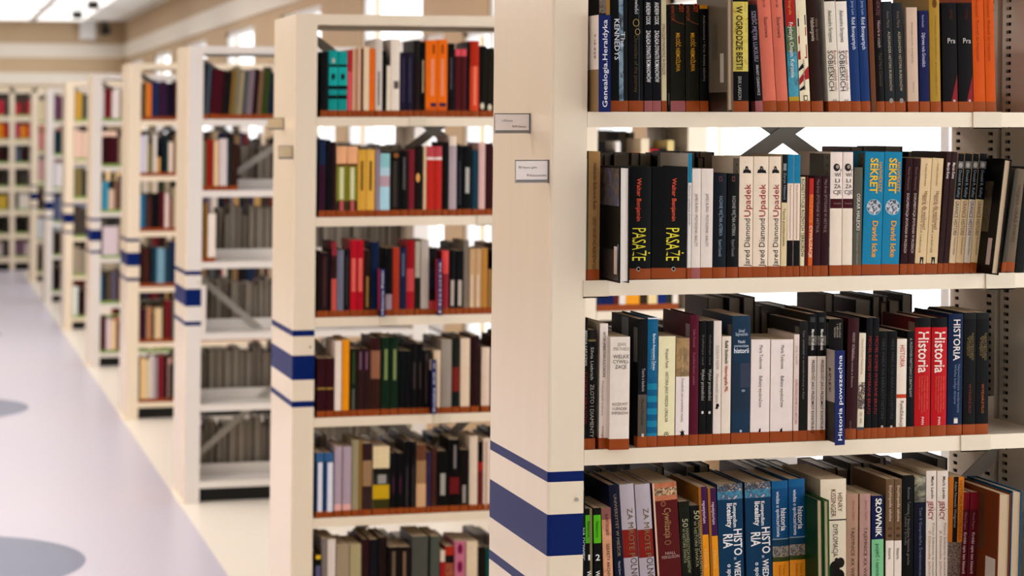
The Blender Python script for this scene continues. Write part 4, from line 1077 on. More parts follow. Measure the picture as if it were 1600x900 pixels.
teal = [(101, '#12a5a0'), (105, '#14211f'), (134, '#16b0aa'), (140, '#141a18'), (149, '#14a09a'), (155, '#17211e'), (None, '#139e98')]
simple_row(1, 0, [
    (501, 512, 81, '#1a1c24', 'black book'), (513, 527.5, 79, '#12a5a0', 'turquoise book banded black', teal, dict(sh=[('e', .5, 120, 3, 5, '#2a2420'), ('e', .5, 95, 2, 4, '#c8b8a0')])), (528, 542, 80, '#12a5a0', 'turquoise book banded black', teal, dict(sh=[('e', .5, 120, 3, 5, '#2a2420')])),
    (542.5, 550, 78, '#d2343c', 'coral red book', [(112, '#c02a34'), (None, '#e0505a')]), (550.5, 554.5, 77, '#d8ae84', 'thin tan book'), (555, 559, 77, '#c48a7a', 'thin rose book'), (559.5, 563, 75, '#e2bd92', 'thin sandy book'), (563.5, 567, 76, '#7a3a2a', 'thin rust book'),
    (567.5, 576.5, 73, '#efd2ae', 'cream book'), (577, 585, 76, '#ee6a0a', 'orange book'), (586, 597, 61, '#d4c8bc', 'tall pale grey book', (), ln(112, 165, '#8a847c')), (597.5, 603, 80, '#16161a', 'thin black book'), (603.5, 609.5, 103, '#eadcc4', 'short cream book'),
    (610, 624, 61, '#e9dccb', 'tall cream book', (), dict(sh=[('r', .35, .9, 127, 139, '#6a6258')])), (625, 634, 82, '#2c2342', 'purple navy book', (), ln(90, 160, '#4c4468')), (634.5, 645, 82, '#2c2342', 'purple navy book', (), ln(90, 160, '#4c4468')), (646, 656, 63, '#231d1a', 'tall brown black book', [(98, '#2a2622'), (None, '#341a1c')]),
    (657, 664, 66, '#16120f', 'black book', (), ln(94, 145, '#c8a888')), (664.5, 682.5, 63, '#f06e0c', 'wide orange book', [(168, '#f06e0c'), (None, '#d85a10')], dict(sh=[('r', .45, .75, 92, 150, '#f09068'), ('r', .45, .95, 161, 167, '#4a2a5a'), ('r', .6, .8, 70, 84, '#a0480c')])), (683, 698.5, 62, '#f06e0c', 'wide orange book', [(168, '#f06e0c'), (None, '#d85a10')], dict(sh=[('r', .35, .65, 92, 150, '#f09068'), ('r', .2, .9, 161, 167, '#4a2a5a'), ('r', .4, .6, 70, 84, '#a0480c')])),
    (699, 710, 68, '#15131a', 'black book', (), ln(90, 140, '#5a5560')), (710.5, 719, 77, '#6a1c24', 'maroon book topped pink', [(88, '#e0505a'), (None, '#66181f')]), (719.5, 728.5, 77, '#6a1c24', 'maroon book topped pink', [(88, '#e0505a'), (None, '#66181f')]), (729, 733.5, 66, '#15120f', 'thin black book'),
    (734, 748, 64, '#d83a14', 'red orange book', [(104, '#c02c0e'), (None, '#dd4420')], dict(sh=[('r', .4, .7, 104, 165, '#f08060')])), (749, 760, 72, '#1e1a10', 'black brown book', (), dict(sh=[('e', .4, 166, 3, 5, '#d8ccb0')])), (760.5, 772, 75, '#302814', 'dark olive book', (), dict(sh=[('e', .4, 168, 3, 5, '#d8ccb0')]))], 'second')
gy = [(256, '#f0b080'), (260, '#7a4a20'), (314, '#8f8a28'), (None, '#4a3a1a')]
simple_row(1, 1, [
    (498, 508, 218, '#1c2c54', 'navy book', [(258, '#22365e'), (None, '#4a1c3a')]), (509, 516, 219, '#16141a', 'black book'), (516.5, 524, 222, '#3a1424', 'dark wine book'), (525, 541.5, 229, '#e0a860', 'peach and olive book', gy, dict(sh=[('r', .3, .7, 262, 312, '#d0d0a0'), ('r', .35, .7, 314, 330, '#c85a5a')])), (542, 558, 229, '#e0a860', 'peach and olive book', gy, dict(sh=[('r', .3, .7, 262, 312, '#d0d0a0'), ('r', .35, .7, 314, 330, '#c85a5a')])),
    (558.5, 571.5, 234, '#d8a23c', 'golden book', (), ln(252, 298, '#7a5a1c')), (572, 585, 234, '#e0aa44', 'golden book', (), ln(252, 298, '#6a4a1c')), (586, 592.5, 234, '#a08a9a', 'mauve book'), (593, 608.5, 240, '#a0c8d0', 'pale blue book', [(262, '#8ec4c8'), (275, '#b0ccd8'), (292, '#c0a0a8'), (None, '#a8d0dc')]),
    (609, 624, 237, '#221a16', 'black brown book', (), dict(sh=[('e', .6, 243, 4, 4, '#a0622c'), ('r', .3, .7, 252, 324, '#4e463c')])), (625, 637, 236, '#151416', 'black book', (), ln(246, 296, '#6a6664')), (638, 647, 234, '#8c2430', 'crimson book'), (647.5, 660, 228, '#2c1c14', 'dark brown book', (), dict(sh=[('e', .4, 278, 3, 7, '#e0a050')])), (661, 665.5, 229, '#d8b890', 'thin cream book'),
    (666, 678, 229, '#c02a22', 'red book', [(246, '#c84a50'), (250, '#e8d8d0'), (None, '#c8281e')]), (678.5, 690, 229, '#c02a22', 'red book', [(246, '#c84a50'), (250, '#e8d8d0'), (None, '#c8281e')]), (691, 700, 222, '#181618', 'black book'), (701, 713, 213, '#c8b4b4', 'lilac grey book', [(228, '#e0ccb8'), (None, '#b8a4a8')]), (714, 722, 230, '#16171c', 'black book', (), ln(252, 320, '#4c4c58')),
    (723, 736, 228, '#17191b', 'black book', (), dict(sh=[('r', .3, .75, 262, 302, '#b8b4ac')])), (737, 747, 235, '#1f4a5e', 'teal book'), (747.5, 757.5, 223, '#d8b0a8', 'pink white book'), (758, 770, 224, '#4a1616', 'dark maroon book')], 'second')
r3d = row_(1, 2, 0, '', '')
simple_row(1, 2, [
    (495, 500, 392, '#2a1414', 'thin dark brown book'), (500.5, 513, 395, '#3a1a24', 'plum book', (), dict(sh=[('r', .3, .7, 402, 480, '#5a3430')])), (514, 517, 390, '#1c1418', 'thin black book'), (517.5, 525.5, 378, '#8a2024', 'dark red book', [(400, '#a03038'), (436, '#4a1c1c'), (None, '#d0564a')]), (526, 536.5, 391, '#7c7c90', 'grey blue book'), (537, 546, 391, '#1c1a1e', 'black book', (), ln(400, 478, '#4c4648')),
    (547, 557, 375, '#c00a24', 'red book', [(404, '#c00a26'), (None, '#c80c24')], dict(sh=[('r', .2, .8, 404, 456, '#e0685a')])), (557.5, 567.5, 375, '#c00a24', 'red book', (), dict(sh=[('r', .2, .8, 404, 456, '#e0685a')])), (568, 579, 391, '#3a2414', 'brown book', (), ln(432, 480, '#b08a44')), (580, 591, 378, '#0c2c58', 'navy blue book'),
    (602, 612, 388, '#17141a', 'black book', [(460, '#17141a'), (None, '#b09aa4')]), (613, 623.5, 387, '#b83a20', 'rust red book'), (624, 634.5, 387, '#222c54', 'navy book', (), ln(396, 432, '#6a7490')), (635, 647, 376, '#b81a24', 'red book', [(420, '#a80c1c'), (456, '#d0484a'), (None, '#b81424')]), (648, 656, 378, '#8a826c', 'olive grey book', [(434, '#b8ac98'), (None, '#2a2c18')]),
    (657, 669.5, 376, '#bcb0a6', 'light grey book'), (670, 681, 388, '#16202c', 'dark navy book', [(418, '#221c22'), (452, '#16283c'), (470, '#14141c'), (None, '#b83a3a')]), (690, 700.5, 392, '#c02c34', 'red book', [(428, '#e04a48'), (None, '#a82a38')]), (701, 711, 392, '#17171a', 'black book', (), dict(sh=[('r', .3, .8, 438, 478, '#c0b0a4')])), (712, 723, 392, '#17171a', 'black book', (), dict(sh=[('r', .3, .8, 438, 478, '#c0b0a4')])),
    (724, 732, 376, '#8a7c6c', 'grey brown book'), (733, 742, 389, '#c8a074', 'tan book', (), dict(sh=[('r', .2, .6, 430, 480, '#d8c0a8')])), (742.5, 751.5, 389, '#c8a074', 'tan book', (), dict(sh=[('r', .2, .6, 430, 480, '#d8c0a8')])), (752, 761, 388, '#c08438', 'ochre book'), (761.5, 768.5, 421, '#a07440', 'short ochre book')], 'second')
r3d['dgroup'] = 'blue subject dividers'
divider(r3d, 592, 593.5, 601.5, 420, 495, 'Historia Polski', "left purple divider sticking out of the second bookcase's third shelf", pull=0.03, cols=('#c83a4c', '#2a2030'), vsplit=.86)
divider(r3d, 683, 684, 690.5, 405, 493, 'Historia', "right purple divider sticking out of the second bookcase's third shelf", pull=0.03, cols=('#c83a4c', '#2a2030'), vsplit=.95)
simple_row(1, 3, [
    (495, 508, 560, '#4c141e', 'maroon book with gold line', [(606, '#4c141e'), (609, '#a8843a'), (None, '#4c141e')]), (509, 521.5, 560, '#4c141e', 'maroon book with gold line', [(606, '#4c141e'), (609, '#a8843a'), (None, '#4c141e')]), (522.5, 533, 533, '#e4d2c4', 'white book'), (534, 545, 531, '#e8900c', 'orange yellow book'), (546, 557, 545, '#22301c', 'dark green book', (), dict(sh=[('r', .4, .7, 550, 600, '#4a5a28'), ('r', .35, .7, 608, 640, '#6a6a58')])),
    (558, 568, 545, '#43201f', 'plum brown book', (), dict(sh=[('r', .3, .6, 550, 578, '#8a607a')])), (568.5, 578.5, 545, '#43201f', 'plum brown book', (), dict(sh=[('r', .2, .5, 550, 578, '#8a607a')])), (579, 593.5, 528, '#5a2a1e', 'brown book with tan middle', [(548, '#4a1c18'), (592, '#a0684c'), (None, '#4c2416')]), (595, 608, 527, '#173a20', 'green book', (), dict(sh=[('r', .4, .75, 546, 594, '#8a9a5c')])), (609, 621.5, 527, '#173a20', 'green book', (), dict(sh=[('r', .4, .75, 546, 594, '#8a9a5c')])),
    (623, 632, 548, '#14171c', 'black book'), (632.5, 641.5, 548, '#14171c', 'black book'), (642.5, 651.5, 537, '#171214', 'black book', (), ln(566, 608, '#5a4c4c')), (652, 660, 537, '#171214', 'black book', (), ln(566, 608, '#5a4c4c')), (660.5, 671.5, 547, '#1e1618', 'black plum book', (), ln(552, 630, '#5a4648')), (677, 688, 548, '#dcc2a4', 'cream book'), (689, 705, 531, '#a4988a', 'wide taupe book'), (706, 718, 528, '#222a20', 'dark green book with red block', [(574, '#2a2e24'), (612, '#8a2a20'), (None, '#1c2a24')]),
    (719, 733.5, 529, '#dcc4a8', 'cream book'), (735, 748.5, 525, '#3e1416', 'dark maroon book'), (752, 765, 543, '#dcc4ae', 'pinkish cream book')], 'second')
r4d = row_(1, 3, 0, '', '')
divider(r4d, 673, 674.5, 682, 562, 647, 'Polska XX w', "navy divider sticking out of the second bookcase's fourth shelf", pull=0.03, cols=('#b8a890', '#2a2030'), vsplit=.2)
bw = [(722, '#3a6a9c'), (None, '#1c4a80')]
simple_row(1, 4, [
    (493, 505, 708, '#1d4a80', 'blue book with white stripe', bw, dict(sh=[('r', .25, .85, 723, 800, '#d4d4de')])), (506, 520.5, 708, '#1d4a80', 'blue book with white stripe', bw, dict(sh=[('r', .35, .95, 723, 800, '#d4d4de')])), (522, 533.5, 698, '#b4a0ac', 'lilac grey book', [(788, '#b4a0ac'), (None, '#e0a8a0')]), (535, 548.5, 698, '#b4a0ac', 'lilac grey book', [(788, '#b4a0ac'), (None, '#e0a8a0')]), (549.5, 560, 688, '#a49874', 'olive beige book'), (560.5, 565, 690, '#9a7434', 'thin gold brown book'),
    (566, 580.5, 693, '#4a2c28', 'dark brown book with tan label', [(720, '#4a2a2a'), (760, '#a4805c'), (None, '#4c3230')]), (582, 608, 698, '#d2c098', 'wide book, cream, black and yellow', [(732, '#dcc89c'), (742, '#2a2418'), (758, '#3c3a34'), (780, '#c8a014'), (None, '#4c4818')], dict(sh=[('r', .3, .8, 742, 756, '#a09c94')])), (609, 619, 708, '#16131a', 'black book', (), ln(744, 772, '#5a2a44')), (620, 630, 708, '#16131a', 'black book', (), ln(744, 772, '#5a2a44')), (631, 640, 690, '#171416', 'black book', (), ln(728, 790, '#4c4648')), (641, 649.5, 690, '#171416', 'black book', (), ln(728, 790, '#4c4648')),
    (650, 665.5, 695, '#c89a6c', 'tan book with brown top', [(720, '#7c4a30'), (756, '#a88058'), (None, '#d0a478')]), (666.5, 673, 706, '#44345c', 'thin purple book'), (674, 681.5, 700, '#5c2c22', 'brown book'), (682, 701, 705, '#15120f', 'wide black book with white scribble', (), dict(sh=[('r', .3, .7, 740, 774, '#a8a498')])), (702, 717.5, 687, '#16110f', 'black and red book', [(746, '#16110f'), (772, '#7c1a1e'), (None, '#16110f')], dict(sh=[('r', .4, .65, 696, 732, '#8a8480')])), (718.5, 731.5, 703, '#231812', 'brown black book', (), dict(sh=[('r', .3, .7, 758, 786, '#a09890')])),
    (733, 746, 682, '#d8c4ae', 'cream book'), (746.5, 753.5, 690, '#8a1c20', 'thin red book', [(722, '#1c1a1c'), (736, '#b8201c'), (None, '#7c2424')]), (754.5, 766, 685, '#dcc8b4', 'cream book', (), dict(sh=[('r', .3, .5, 690, 795, '#b88870')]))], 'second')
simple_row(1, 5, [
    (492.5, 500.5, 868, '#26242c', 'black book with yellow top', [(874, '#e0b41c'), (884, '#1c1a1c'), (None, '#6a648c')]), (502, 510.5, 842, '#8c8078', 'grey book'), (511, 523.5, 843, '#d8cac0', 'white book'), (525, 545, 852, '#a89678', 'wide grey beige book'), (546, 563.5, 851, '#b0a278', 'wide olive beige book'), (565, 576, 843, '#42161e', 'dark plum book'), (577, 589.5, 843, '#1c1c28', 'navy black book'), (591, 603.5, 840, '#2e1c18', 'brown black book'),
    (606, 623, 855, '#241612', 'dark brown book', (), dict(sh=[('r', .35, .65, 862, 940, '#7a6650')])), (623.5, 641.5, 855, '#2a1814', 'dark brown book', (), dict(sh=[('r', .3, .55, 862, 940, '#8a6c54')])), (643, 668, 838, '#5f6058', 'wide grey green book'), (672, 686, 838, '#5f6459', 'grey green book'), (687, 694.5, 860, '#a8282a', 'red and white book', [(878, '#d8c4b0'), (None, '#b01c20')]), (695, 708.5, 854, '#b02a18', 'red, black and orange book', [(868, '#b82c1a'), (880, '#2a1814'), (None, picture('flame', ['#3a1a14', '#b8501c', '#5a2418'], 60))]),
    (709.5, 726.5, 846, '#c06a80', 'pink book with magenta patches', [(None, '#c87088')], dict(sh=[('e', .5, 858, 4, 8, '#8c1450'), ('e', .5, 886, 4, 9, '#8c1450')])), (728, 745.5, 846, '#dcc6a8', 'cream book'), (746.5, 757.5, 855, '#2a1c16', 'black brown book'), (758, 765, 856, '#0f5a50', 'teal green book')], 'second')
# ---- third bookcase, top shelf
simple_row(2, 0, [
    (316, 320, 100, '#39424c', 'thin slate book'), (320.5, 325.5, 101, '#52606c', 'grey blue book'), (327, 344.5, 109, '#5a1024', 'wide wine red book'), (345, 351, 112, '#2c1a1c', 'dark brown book'), (351.5, 357, 113, '#1c1616', 'black book'), (357.5, 364.5, 108, '#8a6c30', 'ochre book'), (365, 370.5, 104, '#8c8468', 'olive grey book'), (371, 376.5, 112, '#a89878', 'beige book'), (377, 383.5, 112, '#5c6464', 'grey green book'), (384, 392.5, 110, '#8a7880', 'mauve grey book'), (393, 400.5, 108, '#3a1a2a', 'dark plum book'), (401, 407, 110, '#8a6848', 'tan brown book'), (407.5, 417.5, 110, '#3f5420', 'green book'), (418, 427.5, 114, '#1f2c48', 'navy book')], 'third', dx=6)

# ------------------------------------------------------------------ the remaining, smaller books: one mass
ST = MB()


def far_book(x, y, z, t, h, dp, c, front=True, tape=None, page=None):
    """one book of the mass; front: spine towards the reader, else its page edges"""
    m, pm = shade(c), page or PAGE
    b = min(0.002, t * .15)
    s0 = len(ST.v)
    if front:
        ST.box((x, y, z), (x + t, y + 0.002, z + h), m)
        ST.box((x, y + 0.002, z), (x + b, y + dp, z + h), m)
        ST.box((x + t - b, y + 0.002, z), (x + t, y + dp, z + h), m)
        ST.box((x + b, y + 0.002, z + 0.001), (x + t - b, y + dp - 0.003, z + h - 0.002), pm)
        if tape:
            ST.box((x - 0.0002, y - 0.0006, z + 0.0002), (x + t + 0.0002, y + 0.01, z + 0.0195), tape)
    else:
        ST.box((x, y, z), (x + b, y + dp, z + h), m)
        ST.box((x + t - b, y, z), (x + t, y + dp, z + h), m)
        ST.box((x + b, y + dp - 0.002, z), (x + t - b, y + dp, z + h), m)
        ST.box((x + b, y + 0.003, z + 0.001), (x + t - b, y + dp - 0.002, z + h - 0.002), pm)
    for i in range(s0, len(ST.v)):            # same slight rake as the rack
        p = ST.v[i]
        ST.v[i] = (p[0] + LEAN * (p[2] - EYE), p[1], p[2])


SHADEPG = mat('#a09586', .8, vary=.2, scale=300, name='shaded_paper_edges', stretch=(6, 6, .4))  # greyer copy of the page colour, with the rear rows' shade put in
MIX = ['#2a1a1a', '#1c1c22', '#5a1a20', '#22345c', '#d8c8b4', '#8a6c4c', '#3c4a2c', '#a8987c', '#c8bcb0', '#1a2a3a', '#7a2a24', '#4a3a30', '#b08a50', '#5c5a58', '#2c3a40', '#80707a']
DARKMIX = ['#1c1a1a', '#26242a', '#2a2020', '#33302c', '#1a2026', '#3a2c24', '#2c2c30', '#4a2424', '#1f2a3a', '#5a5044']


def fill(x0, x1, y, z, cols, hmin=.19, hmax=.245, tmin=.012, tmax=.038, front=True, tape=None, dp=.15, gap=.0, page=None):
    x = x0
    while True:
        t = R.uniform(tmin, tmax)
        if x + t > x1:
            break
        h = R.uniform(hmin, hmax)
        c = R.choice(cols)
        if front:
            far_book(x, y, z + 0.0005, t, h, dp, c, True, tape)
        else:
            d2 = R.uniform(.13, .165)
            far_book(x, y - d2, z + 0.0005, t, h, d2, c, False, page=page or SHADEPG)
        x += t + 0.0008 + (R.random() < gap) * R.uniform(0, .05)


# far side of the nearest and second bookcases
RH = [(.17, .185), (.18, .212), (.185, .236), (.18, .228), (.18, .23), (.18, .23)]
for Yi, wi in ((0, 1.041), (1, 0.945)):
    for si in range(6):
        xa, xb = X0 + WU + .006, X0 + wi - WU - .006
        if Yi == 0:
            U = lambda u: XatY(u, YS[0] + .27)
            zones = [(xa, xb - .12, RH[si])]
            if si == 1:
                zones = [(xa + .04, U(1128), (.212, .226)), (U(1140), U(1322), (.17, .195)), (U(1330), U(1452), (.218, .235)), (U(1460), xb, (.18, .2))]
            elif si == 2:
                zones = [(xa, U(1070), (.17, .195)), (U(1112), U(1178), (.236, .246)), (U(1182), U(1288), (.19, .225)), (U(1292), U(1445), (.226, .246)), (U(1450), xb, (.18, .2))]
            elif si > 2:
                zones = [(xa, xb - .05, RH[si])]
            for za, zb_, hh in zones:
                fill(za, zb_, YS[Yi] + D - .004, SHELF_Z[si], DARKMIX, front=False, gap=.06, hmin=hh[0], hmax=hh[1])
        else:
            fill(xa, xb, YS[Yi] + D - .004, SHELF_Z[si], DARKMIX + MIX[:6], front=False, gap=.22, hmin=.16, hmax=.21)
# second bookcase: what stands behind the nearest upright, and its narrow end section
for si in range(6):
    fill(XatY(774, YS[1]), X0 + 0.945 - WU - .006, YS[1] + .003, SHELF_Z[si], MIX, tape=TAPE)
cols = {0: MIX, 1: ['#1c181a', '#2a2024', '#e8e0d8', '#201a1a', '#ee7a10', '#ead8b8', '#b02028', '#2a1c20', '#d8c080', '#1c2454'],
        2: ['#14286c', '#14286c', '#7a2a14', '#e8dcd0', '#ee9a20', '#4a3214', '#e0c890', '#102a7c', '#3a3c30', '#f0e0d0'], 3: MIX, 4: DARKMIX, 5: MIX}
for si in range(6):
    x = X0 + .945 + .004
    k = 0
    while x < X0 + .945 + .36 - WU - .03:
        t = (.022, .030, .016, .020, .044, .026, .030, .028, .020, .018)[k % 10]
        far_book(x, YS[1] + .003, SHELF_Z[si] + .0005, min(t, X0 + .945 + .36 - WU - .004 - x), .185 + .05 * R.random(), .15, cols[si][k % 10], True, TAPE)
        x += t + .001
        k += 1
for si in range(6):
    fill(X0 + .945 + .004, X0 + .945 + .36 - WU - .006, YS[1] + D - .004, SHELF_Z[si], DARKMIX, front=False, hmin=.2 if si == 1 else .2, hmax=.262)  # tall dark books added to block window light, standing in for shelf shade
# nearest bookcase below the frame
for si in (4, 5):
    fill(X0 + WU + .006, X0 + 1.041 - WU - .01, YS[0] + .003, SHELF_Z[si], MIX, tape=TAPE)


def px_row(Yi, z, items, tape, dp=.15):
    for u0, u1, v, c in items:
        Y = YS[Yi] + .003
        a, b = XatY(u0, Y), XatY(u1, Y)
        d = depth(a, Y)
        h = (HOR - v) * d / FPX + EYE - z
        far_book(a - LEAN * (z + h / 2 - EYE), Y, z + .0005, b - a - .0006, max(.08, h), dp, c, True, tape)


# third bookcase: a few in front, page edges greyed for shade behind the braces
BC3M = ['#4a4038', '#5a5048', '#6c6258', '#3a342e', '#7a7068']
px_row(2, SHELF_Z[1], [(315, 322, 222, '#7c7a5a'), (323, 333, 218, '#a02418'), (334, 342, 220, '#dcb890'), (343, 355, 217, '#d0c4c4'), (356, 360, 216, '#2a4a48'), (361, 372, 225, '#4a2a20')], TAPE)
px_row(2, SHELF_Z[2], [(313, 319, 314, '#6a3c14'), (319.5, 324, 318, '#9a6a20'), (325, 337, 334, '#e0d4c8')], TAPE)
px_row(2, SHELF_Z[3], [(313, 322, 446, '#dcd4cc')], None)
for si in range(6):
    xa, xb = X0 + WU + .006, X0 + 1.041 - WU - .006
    fill(xa, xb, YS[2] + D - .004, SHELF_Z[si], BC3M, front=False, hmin=.18, hmax=(.235, .2, .235, .22, .23, .23)[si], tmin=.018, tmax=.04)
    if si == 0:
        fill(XatY(437, YS[2]), xb, YS[2] + .003, SHELF_Z[0], MIX, tape=TAPE)

# fourth to eighth bookcases
rows4 = [
    [(222, 226, 130, '#5a3a28'), (227, 231, 128, '#c8843c'), (231.5, 236.5, 131, '#ee7a1a'), (237, 247, 127, '#22346c'), (247.5, 252, 128, '#4a2a3c'), (252.5, 260, 127, '#4a2050'), (260.5, 265, 130, '#2a1a3c'), (265.5, 271, 130, '#141c34')],
    [(219, 227, 212, '#c8c4d8'), (227.5, 231, 211, '#dcd4cc'), (231.5, 239, 224, '#8a7c4c'), (239.5, 245, 211, '#d8d0c8'), (246, 250, 246, '#e0a860'), (250.5, 258, 214, '#1a2230'), (258.5, 263, 213, '#1c4a48'), (263.5, 270, 222, '#e0cbb8')],
    [(218, 225.5, 305, '#1a78a8'), (226, 231, 304, '#4a4a50'), (231.5, 236, 308, '#6a3434'), (236.5, 249, 302, '#1c1a1c'), (249.5, 257, 300, '#6a1c24'), (257.5, 264, 302, '#dcc4bc'), (264.5, 269, 310, '#8a2a28')],
    [(217, 224, 390, '#3a1c18'), (224.5, 232, 388, '#5a2c24'), (232.5, 238, 386, '#2c2420'), (238.5, 245, 386, '#1c4a64'), (245.5, 257, 388, '#7aa4b8'), (257.5, 266, 388, '#2c5064')],
    [(216, 223, 482, '#5a1c24'), (223.5, 228, 482, '#22204c'), (228.5, 237, 480, '#b8805c'), (237.5, 241, 490, '#3a2c24'), (241.5, 253, 482, '#d8bc94'), (253.5, 258, 480, '#3a3a2c'), (258.5, 268, 470, '#8a1c20')],
    [(214, 219, 570, '#2a5a54'), (219.5, 227, 560, '#ecc48c'), (227.5, 233, 562, '#d8c8a0'), (233.5, 240, 556, '#d0c4c0'), (240.5, 246, 558, '#a89aa0'), (246.5, 256, 556, '#8a2434'), (256.5, 262, 556, '#1c1a16'), (262.5, 267, 560, '#d8a498')]]
rows5 = [
    [(158, 163, 143, '#c8c4c4'), (163.5, 174, 139, '#8a1c24'), (175, 187, 141, '#e0d4d0')],
    [(157, 164, 214, '#4a1420'), (164.5, 172, 213, '#4c101c'), (172.5, 179, 213, '#5a1626'), (179.5, 185, 214, '#5c1a30')],
    [(158, 160, 286, '#2a5a50'), (160.5, 169.5, 284, '#3a98b8'), (170, 178, 296, '#d8bca4'), (178.5, 186, 284, '#8a6450')],
    [(156, 160, 352, '#4a3020'), (160.5, 185, 354, '#d4c4cc')],
    [(155, 160, 430, '#1c7aa0'), (160.5, 166, 428, '#2a2c34'), (166.5, 173, 428, '#6a5a44'), (173.5, 184, 424, '#6c6478')],
    [(155, 160, 496, '#5a4a34'), (160.5, 165, 494, '#6a2c34'), (166, 173, 498, '#dcc8d0'), (173.5, 181, 500, '#ecd0a4'), (181.5, 185, 496, '#c84a54')]]
for Yi, rows, tp in ((3, rows4, TAPE), (4, rows5, TAPEG)):
    for si, it in enumerate(rows):
        px_row(Yi, SHELF_Z[si], it, tp)
        fill(XatY(it[-1][1] + 1, YS[Yi]), X0 + 1.041 - WU - .006, YS[Yi] + .003, SHELF_Z[si], MIX, tape=tp)
        fill(X0 + WU + .006, X0 + 1.041 - WU - .006, YS[Yi] + D - .004, SHELF_Z[si], DARKMIX, front=False, hmax=.205)
pal = {5: [['#4a5a50', '#b0aca8', '#2a2a20', '#c89a3c'], ['#e8c8b4', '#e4c0ac', '#d8b8a4', '#4a3a30', '#2a6a60'], ['#2a3a3a', '#8a7c4c', '#e0c090', '#b83a2c'], ['#3a3a3c', '#2a2830', '#5a5048'], ['#9a8e7c', '#a89a84', '#8a8474'], ['#2a1c18', '#3a1c14', '#8a2a24', '#e8dcd4', '#d8e0d8']],
       6: [['#7a4a6a', '#3a4a44'], ['#3a2a4a', '#1c4048'], ['#e0dcdc', '#d0ccd0'], ['#5a6488', '#8a8ca0'], ['#2a1c1c', '#40382c'], ['#6a1c1c', '#2a1818']],
       7: [['#d8c8a0', '#b89c90'], ['#4a5a44', '#c87474'], ['#c89494', '#8a5c54'], ['#4a3424', '#3a2c20'], ['#e0d8d0', '#c0c8d0'], ['#2a2418', '#3a2c20']]}
for Yi in (5, 6, 7):
    for si in range(6):
        fill(X0 + WU + .006, X0 + 1.041 - WU - .006, YS[Yi] + .003, SHELF_Z[si], pal[Yi][si], tape=TAPEG, tmin=.03, tmax=.06, hmin=.2, hmax=.245)
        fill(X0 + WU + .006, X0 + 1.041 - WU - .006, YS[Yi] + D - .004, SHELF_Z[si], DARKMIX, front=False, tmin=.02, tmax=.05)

# ------------------------------------------------------------------ shelving on the far wall
YF = 25.0
FP = 0.2565
FZ0 = EYE + (HOR - 404) * depth(.2, YF) / FPX
xs = [XatY(19, YF), XatY(54, YF)]
bw_ = xs[1] - xs[0]
GF = 'shelf bays on the far wall'
for i in range(-8, 4):
    xl = xs[0] + bw_ * i
    e = empty('shelving_bay', (xl, YF, 0))
    tag(e, {-1: 'far wall shelf bay at the left edge, red and brown books', 0: 'far wall shelf bay beside the last bookcase of the row'}.get(i, 'cream shelf bay standing against the far wall' if i < -1 else 'cream shelf bay hidden behind the row of bookcases'), 'bookcase', GF)
    f = MB()
    f.box((-.028, 0, 0), (.028, .28, FZ0 + FP * 6 + FP + .05), PAINT)
    f.build('side_panel', e)
    f = MB(); f.box((bw_ - .028, 0.001, 0), (bw_ - .0281 + .001, .28, FZ0 + FP * 6 + FP + .05), PAINT); f.build('side_panel', e)
    f = MB(); f.box((.028, .27, FZ0), (bw_ - .028, .28, FZ0 + FP * 7), BAR_M); f.build('back_panel', e)
    f = MB(); f.box((-.028, 0, FZ0 + FP * 7), (bw_ - .028, .28, FZ0 + FP * 7 + .06), PAINT); f.build('top_rail', e)
    for k in range(7):
        f = MB(); f.box((.028, 0, FZ0 + FP * k - .055), (bw_ - .028, .27, FZ0 + FP * k), PAINT); f.build('shelf', e)
        pl = [['#7a5c70', '#c8b8b4', '#b02a30'], ['#6a3a3c', '#c06a4c', '#2a2420'], ['#d8d0c4', '#3a4450', '#caa83c', '#2a3038'], ['#4a4038', '#3a2424', '#5a5048'], ['#4a1c20', '#5a6c7c', '#7c90a0', '#3a1a1a'], ['#c01c1c', '#b83a5c', '#d8841c', '#4a2024'], ['#4a4830', '#b01c34', '#c02c3c', '#5a4a40']][k]
        fill(xl + .034, xl + bw_ - .034, YF + .012, FZ0 + FP * k, pl, hmin=.15, hmax=.185, tmin=.03, tmax=.07, tape=TAPEG, dp=.17)
    f = MB(); f.box((.028, .05, 0), (bw_ - .028, .2, FZ0 - .06), BLACK); f.build('shade_plinth', e)  # black box painting the shade below the lowest shelf

# ------------------------------------------------------------------ small things overhead
for x, y, r_ in ((1.72, 26.1, .06), (1.74, 23.9, .06)):
    m = MB()
    m.cyl((0, 0, -.09), r_, .09, mat('#1c1a18', .6, name='black_spot'), 'Z', 24)
    o = m.build('ceiling_spot')
    o.location = (x, y, ZC)
    tag(o, {26.1: 'black round ceiling spot nearer the far wall', 23.9: 'black round ceiling spot at the top edge of the picture'}[y], 'spotlight', 'black ceiling spots')
    b = MB(); b.cyl((0, 0, -.094), r_ * .6, .006, mat('#3a3a3a', .2, name='spot_lens'), 'Z', 20); b.build('lens', o)
pb = empty('wall_box', (XatY(136, YB), YB, EYE + (HOR - 62) * depth(2, YB) / FPX))
tag(pb, 'small white box hanging high on the far wall', 'box')
m = MB(); m.box((-.10, -.14, 0), (.10, 0, .30), WHITE); m.build('housing', pb)
m = MB(); m.box((-.02, -.10, .30), (.02, -.05, .42), WHITE); m.build('bracket', pb)
pc = empty('security_camera', (XatY(163, YB), YB, EYE + (HOR - 56) * depth(2, YB) / FPX))
tag(pc, 'dark camera mounted in the far right corner near the ceiling', 'camera')
m = MB(); m.cyl((0, -.26, .06), .06, .2, mat('#1a1816', .4, name='camera_black'), 'Y', 20); m.build('housing', pc)
m = MB(); m.box((-.02, -.10, .10), (.02, 0, .24), mat('#1a1816', .4)); m.build('bracket', pc)

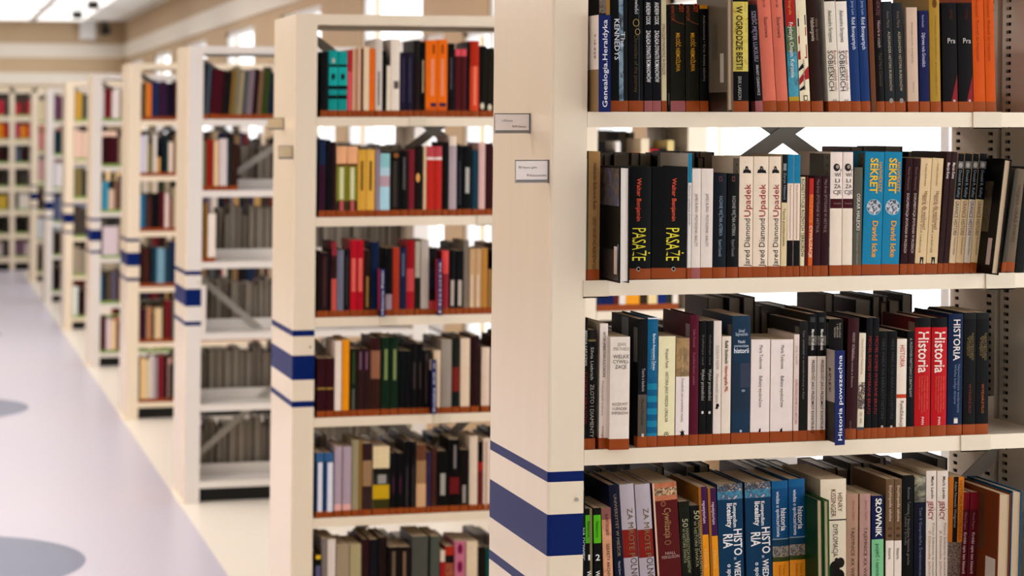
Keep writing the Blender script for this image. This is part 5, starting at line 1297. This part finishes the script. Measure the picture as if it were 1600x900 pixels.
LAMPM = bpy.data.materials.new('lamp_diffuser')
LAMPM.use_nodes = True
b = LAMPM.node_tree.nodes['Principled BSDF']
b.inputs['Emission Color'].default_value = (1, .93, .84, 1)
b.inputs['Emission Strength'].default_value = 4.0
for i, (x, y, lw) in enumerate(LAMPS):
    e = empty('ceiling_light', (x, y, ZC))
    tag(e, 'square recessed ceiling light panel over the aisle, out of the picture', 'ceiling light', 'light panels over the aisle')
    f = MB()
    for a in ((-.6, -.6, .6, -.56), (-.6, .56, .6, .6), (-.6, -.56, -.56, .56), (.56, -.56, .6, .56)):
        f.box((a[0], a[1], -.02), (a[2], a[3], -.0005), WHITE)
    f.build('frame', e)
    f = MB(); f.box((-.56, -.56, -.012), (.56, .56, -.008), LAMPM); f.build('diffuser', e)
    area('lamp', (x, y, ZC - .03), (0, 0, 0), 1.1, 1.1, lw, WARM)

PANM = bpy.data.materials.new('lit_ceiling_panel')
PANM.use_nodes = True
b = PANM.node_tree.nodes['Principled BSDF']
b.inputs['Emission Color'].default_value = (1, .97, .93, 1)
b.inputs['Emission Strength'].default_value = PANEL_GLOW
for x, y in PANELS:
    e = empty('ceiling_panel_light', (x, y, ZC))
    tag(e, 'long lit panel set in the white ceiling, one of a block of equal panels', 'ceiling light', 'lit panels in the ceiling')
    f = MB()
    for a in ((-.30, -1.55, .30, -1.52), (-.30, 1.52, .30, 1.55), (-.30, -1.52, -.28, 1.52), (.28, -1.52, .30, 1.52)):
        f.box((a[0], a[1], -.012), (a[2], a[3], -.0005), WHITE)
    f.build('frame', e)
    f = MB(); f.box((-.28, -1.52, -.008), (.28, 1.52, -.004), PANM); f.build('diffuser', e)

# ------------------------------------------------------------------ set everything that carries lettering
GLY = font_meshes()
for ho, c, lines, yl, w, k, zl, zh in HOLD:
    for s, dx, fz, ln_, cp in lines:
        put_text(c, GLY[(s, 0.0)], INKC, -w / 2 + k + dx, EYE + zl + (zh - zl) * fz, ln_, cp, 'h', lambda X: yl - 0.0017)
    c.build('card', ho)
for q in BOOKS:
    build_book(q, GLY)
for dv in DIVS:
    build_divider(dv, GLY)
tag(ST.build('books'), 'the many small blurred books on the far shelves and on the backs of the bookcases', 'books', kind='stuff')
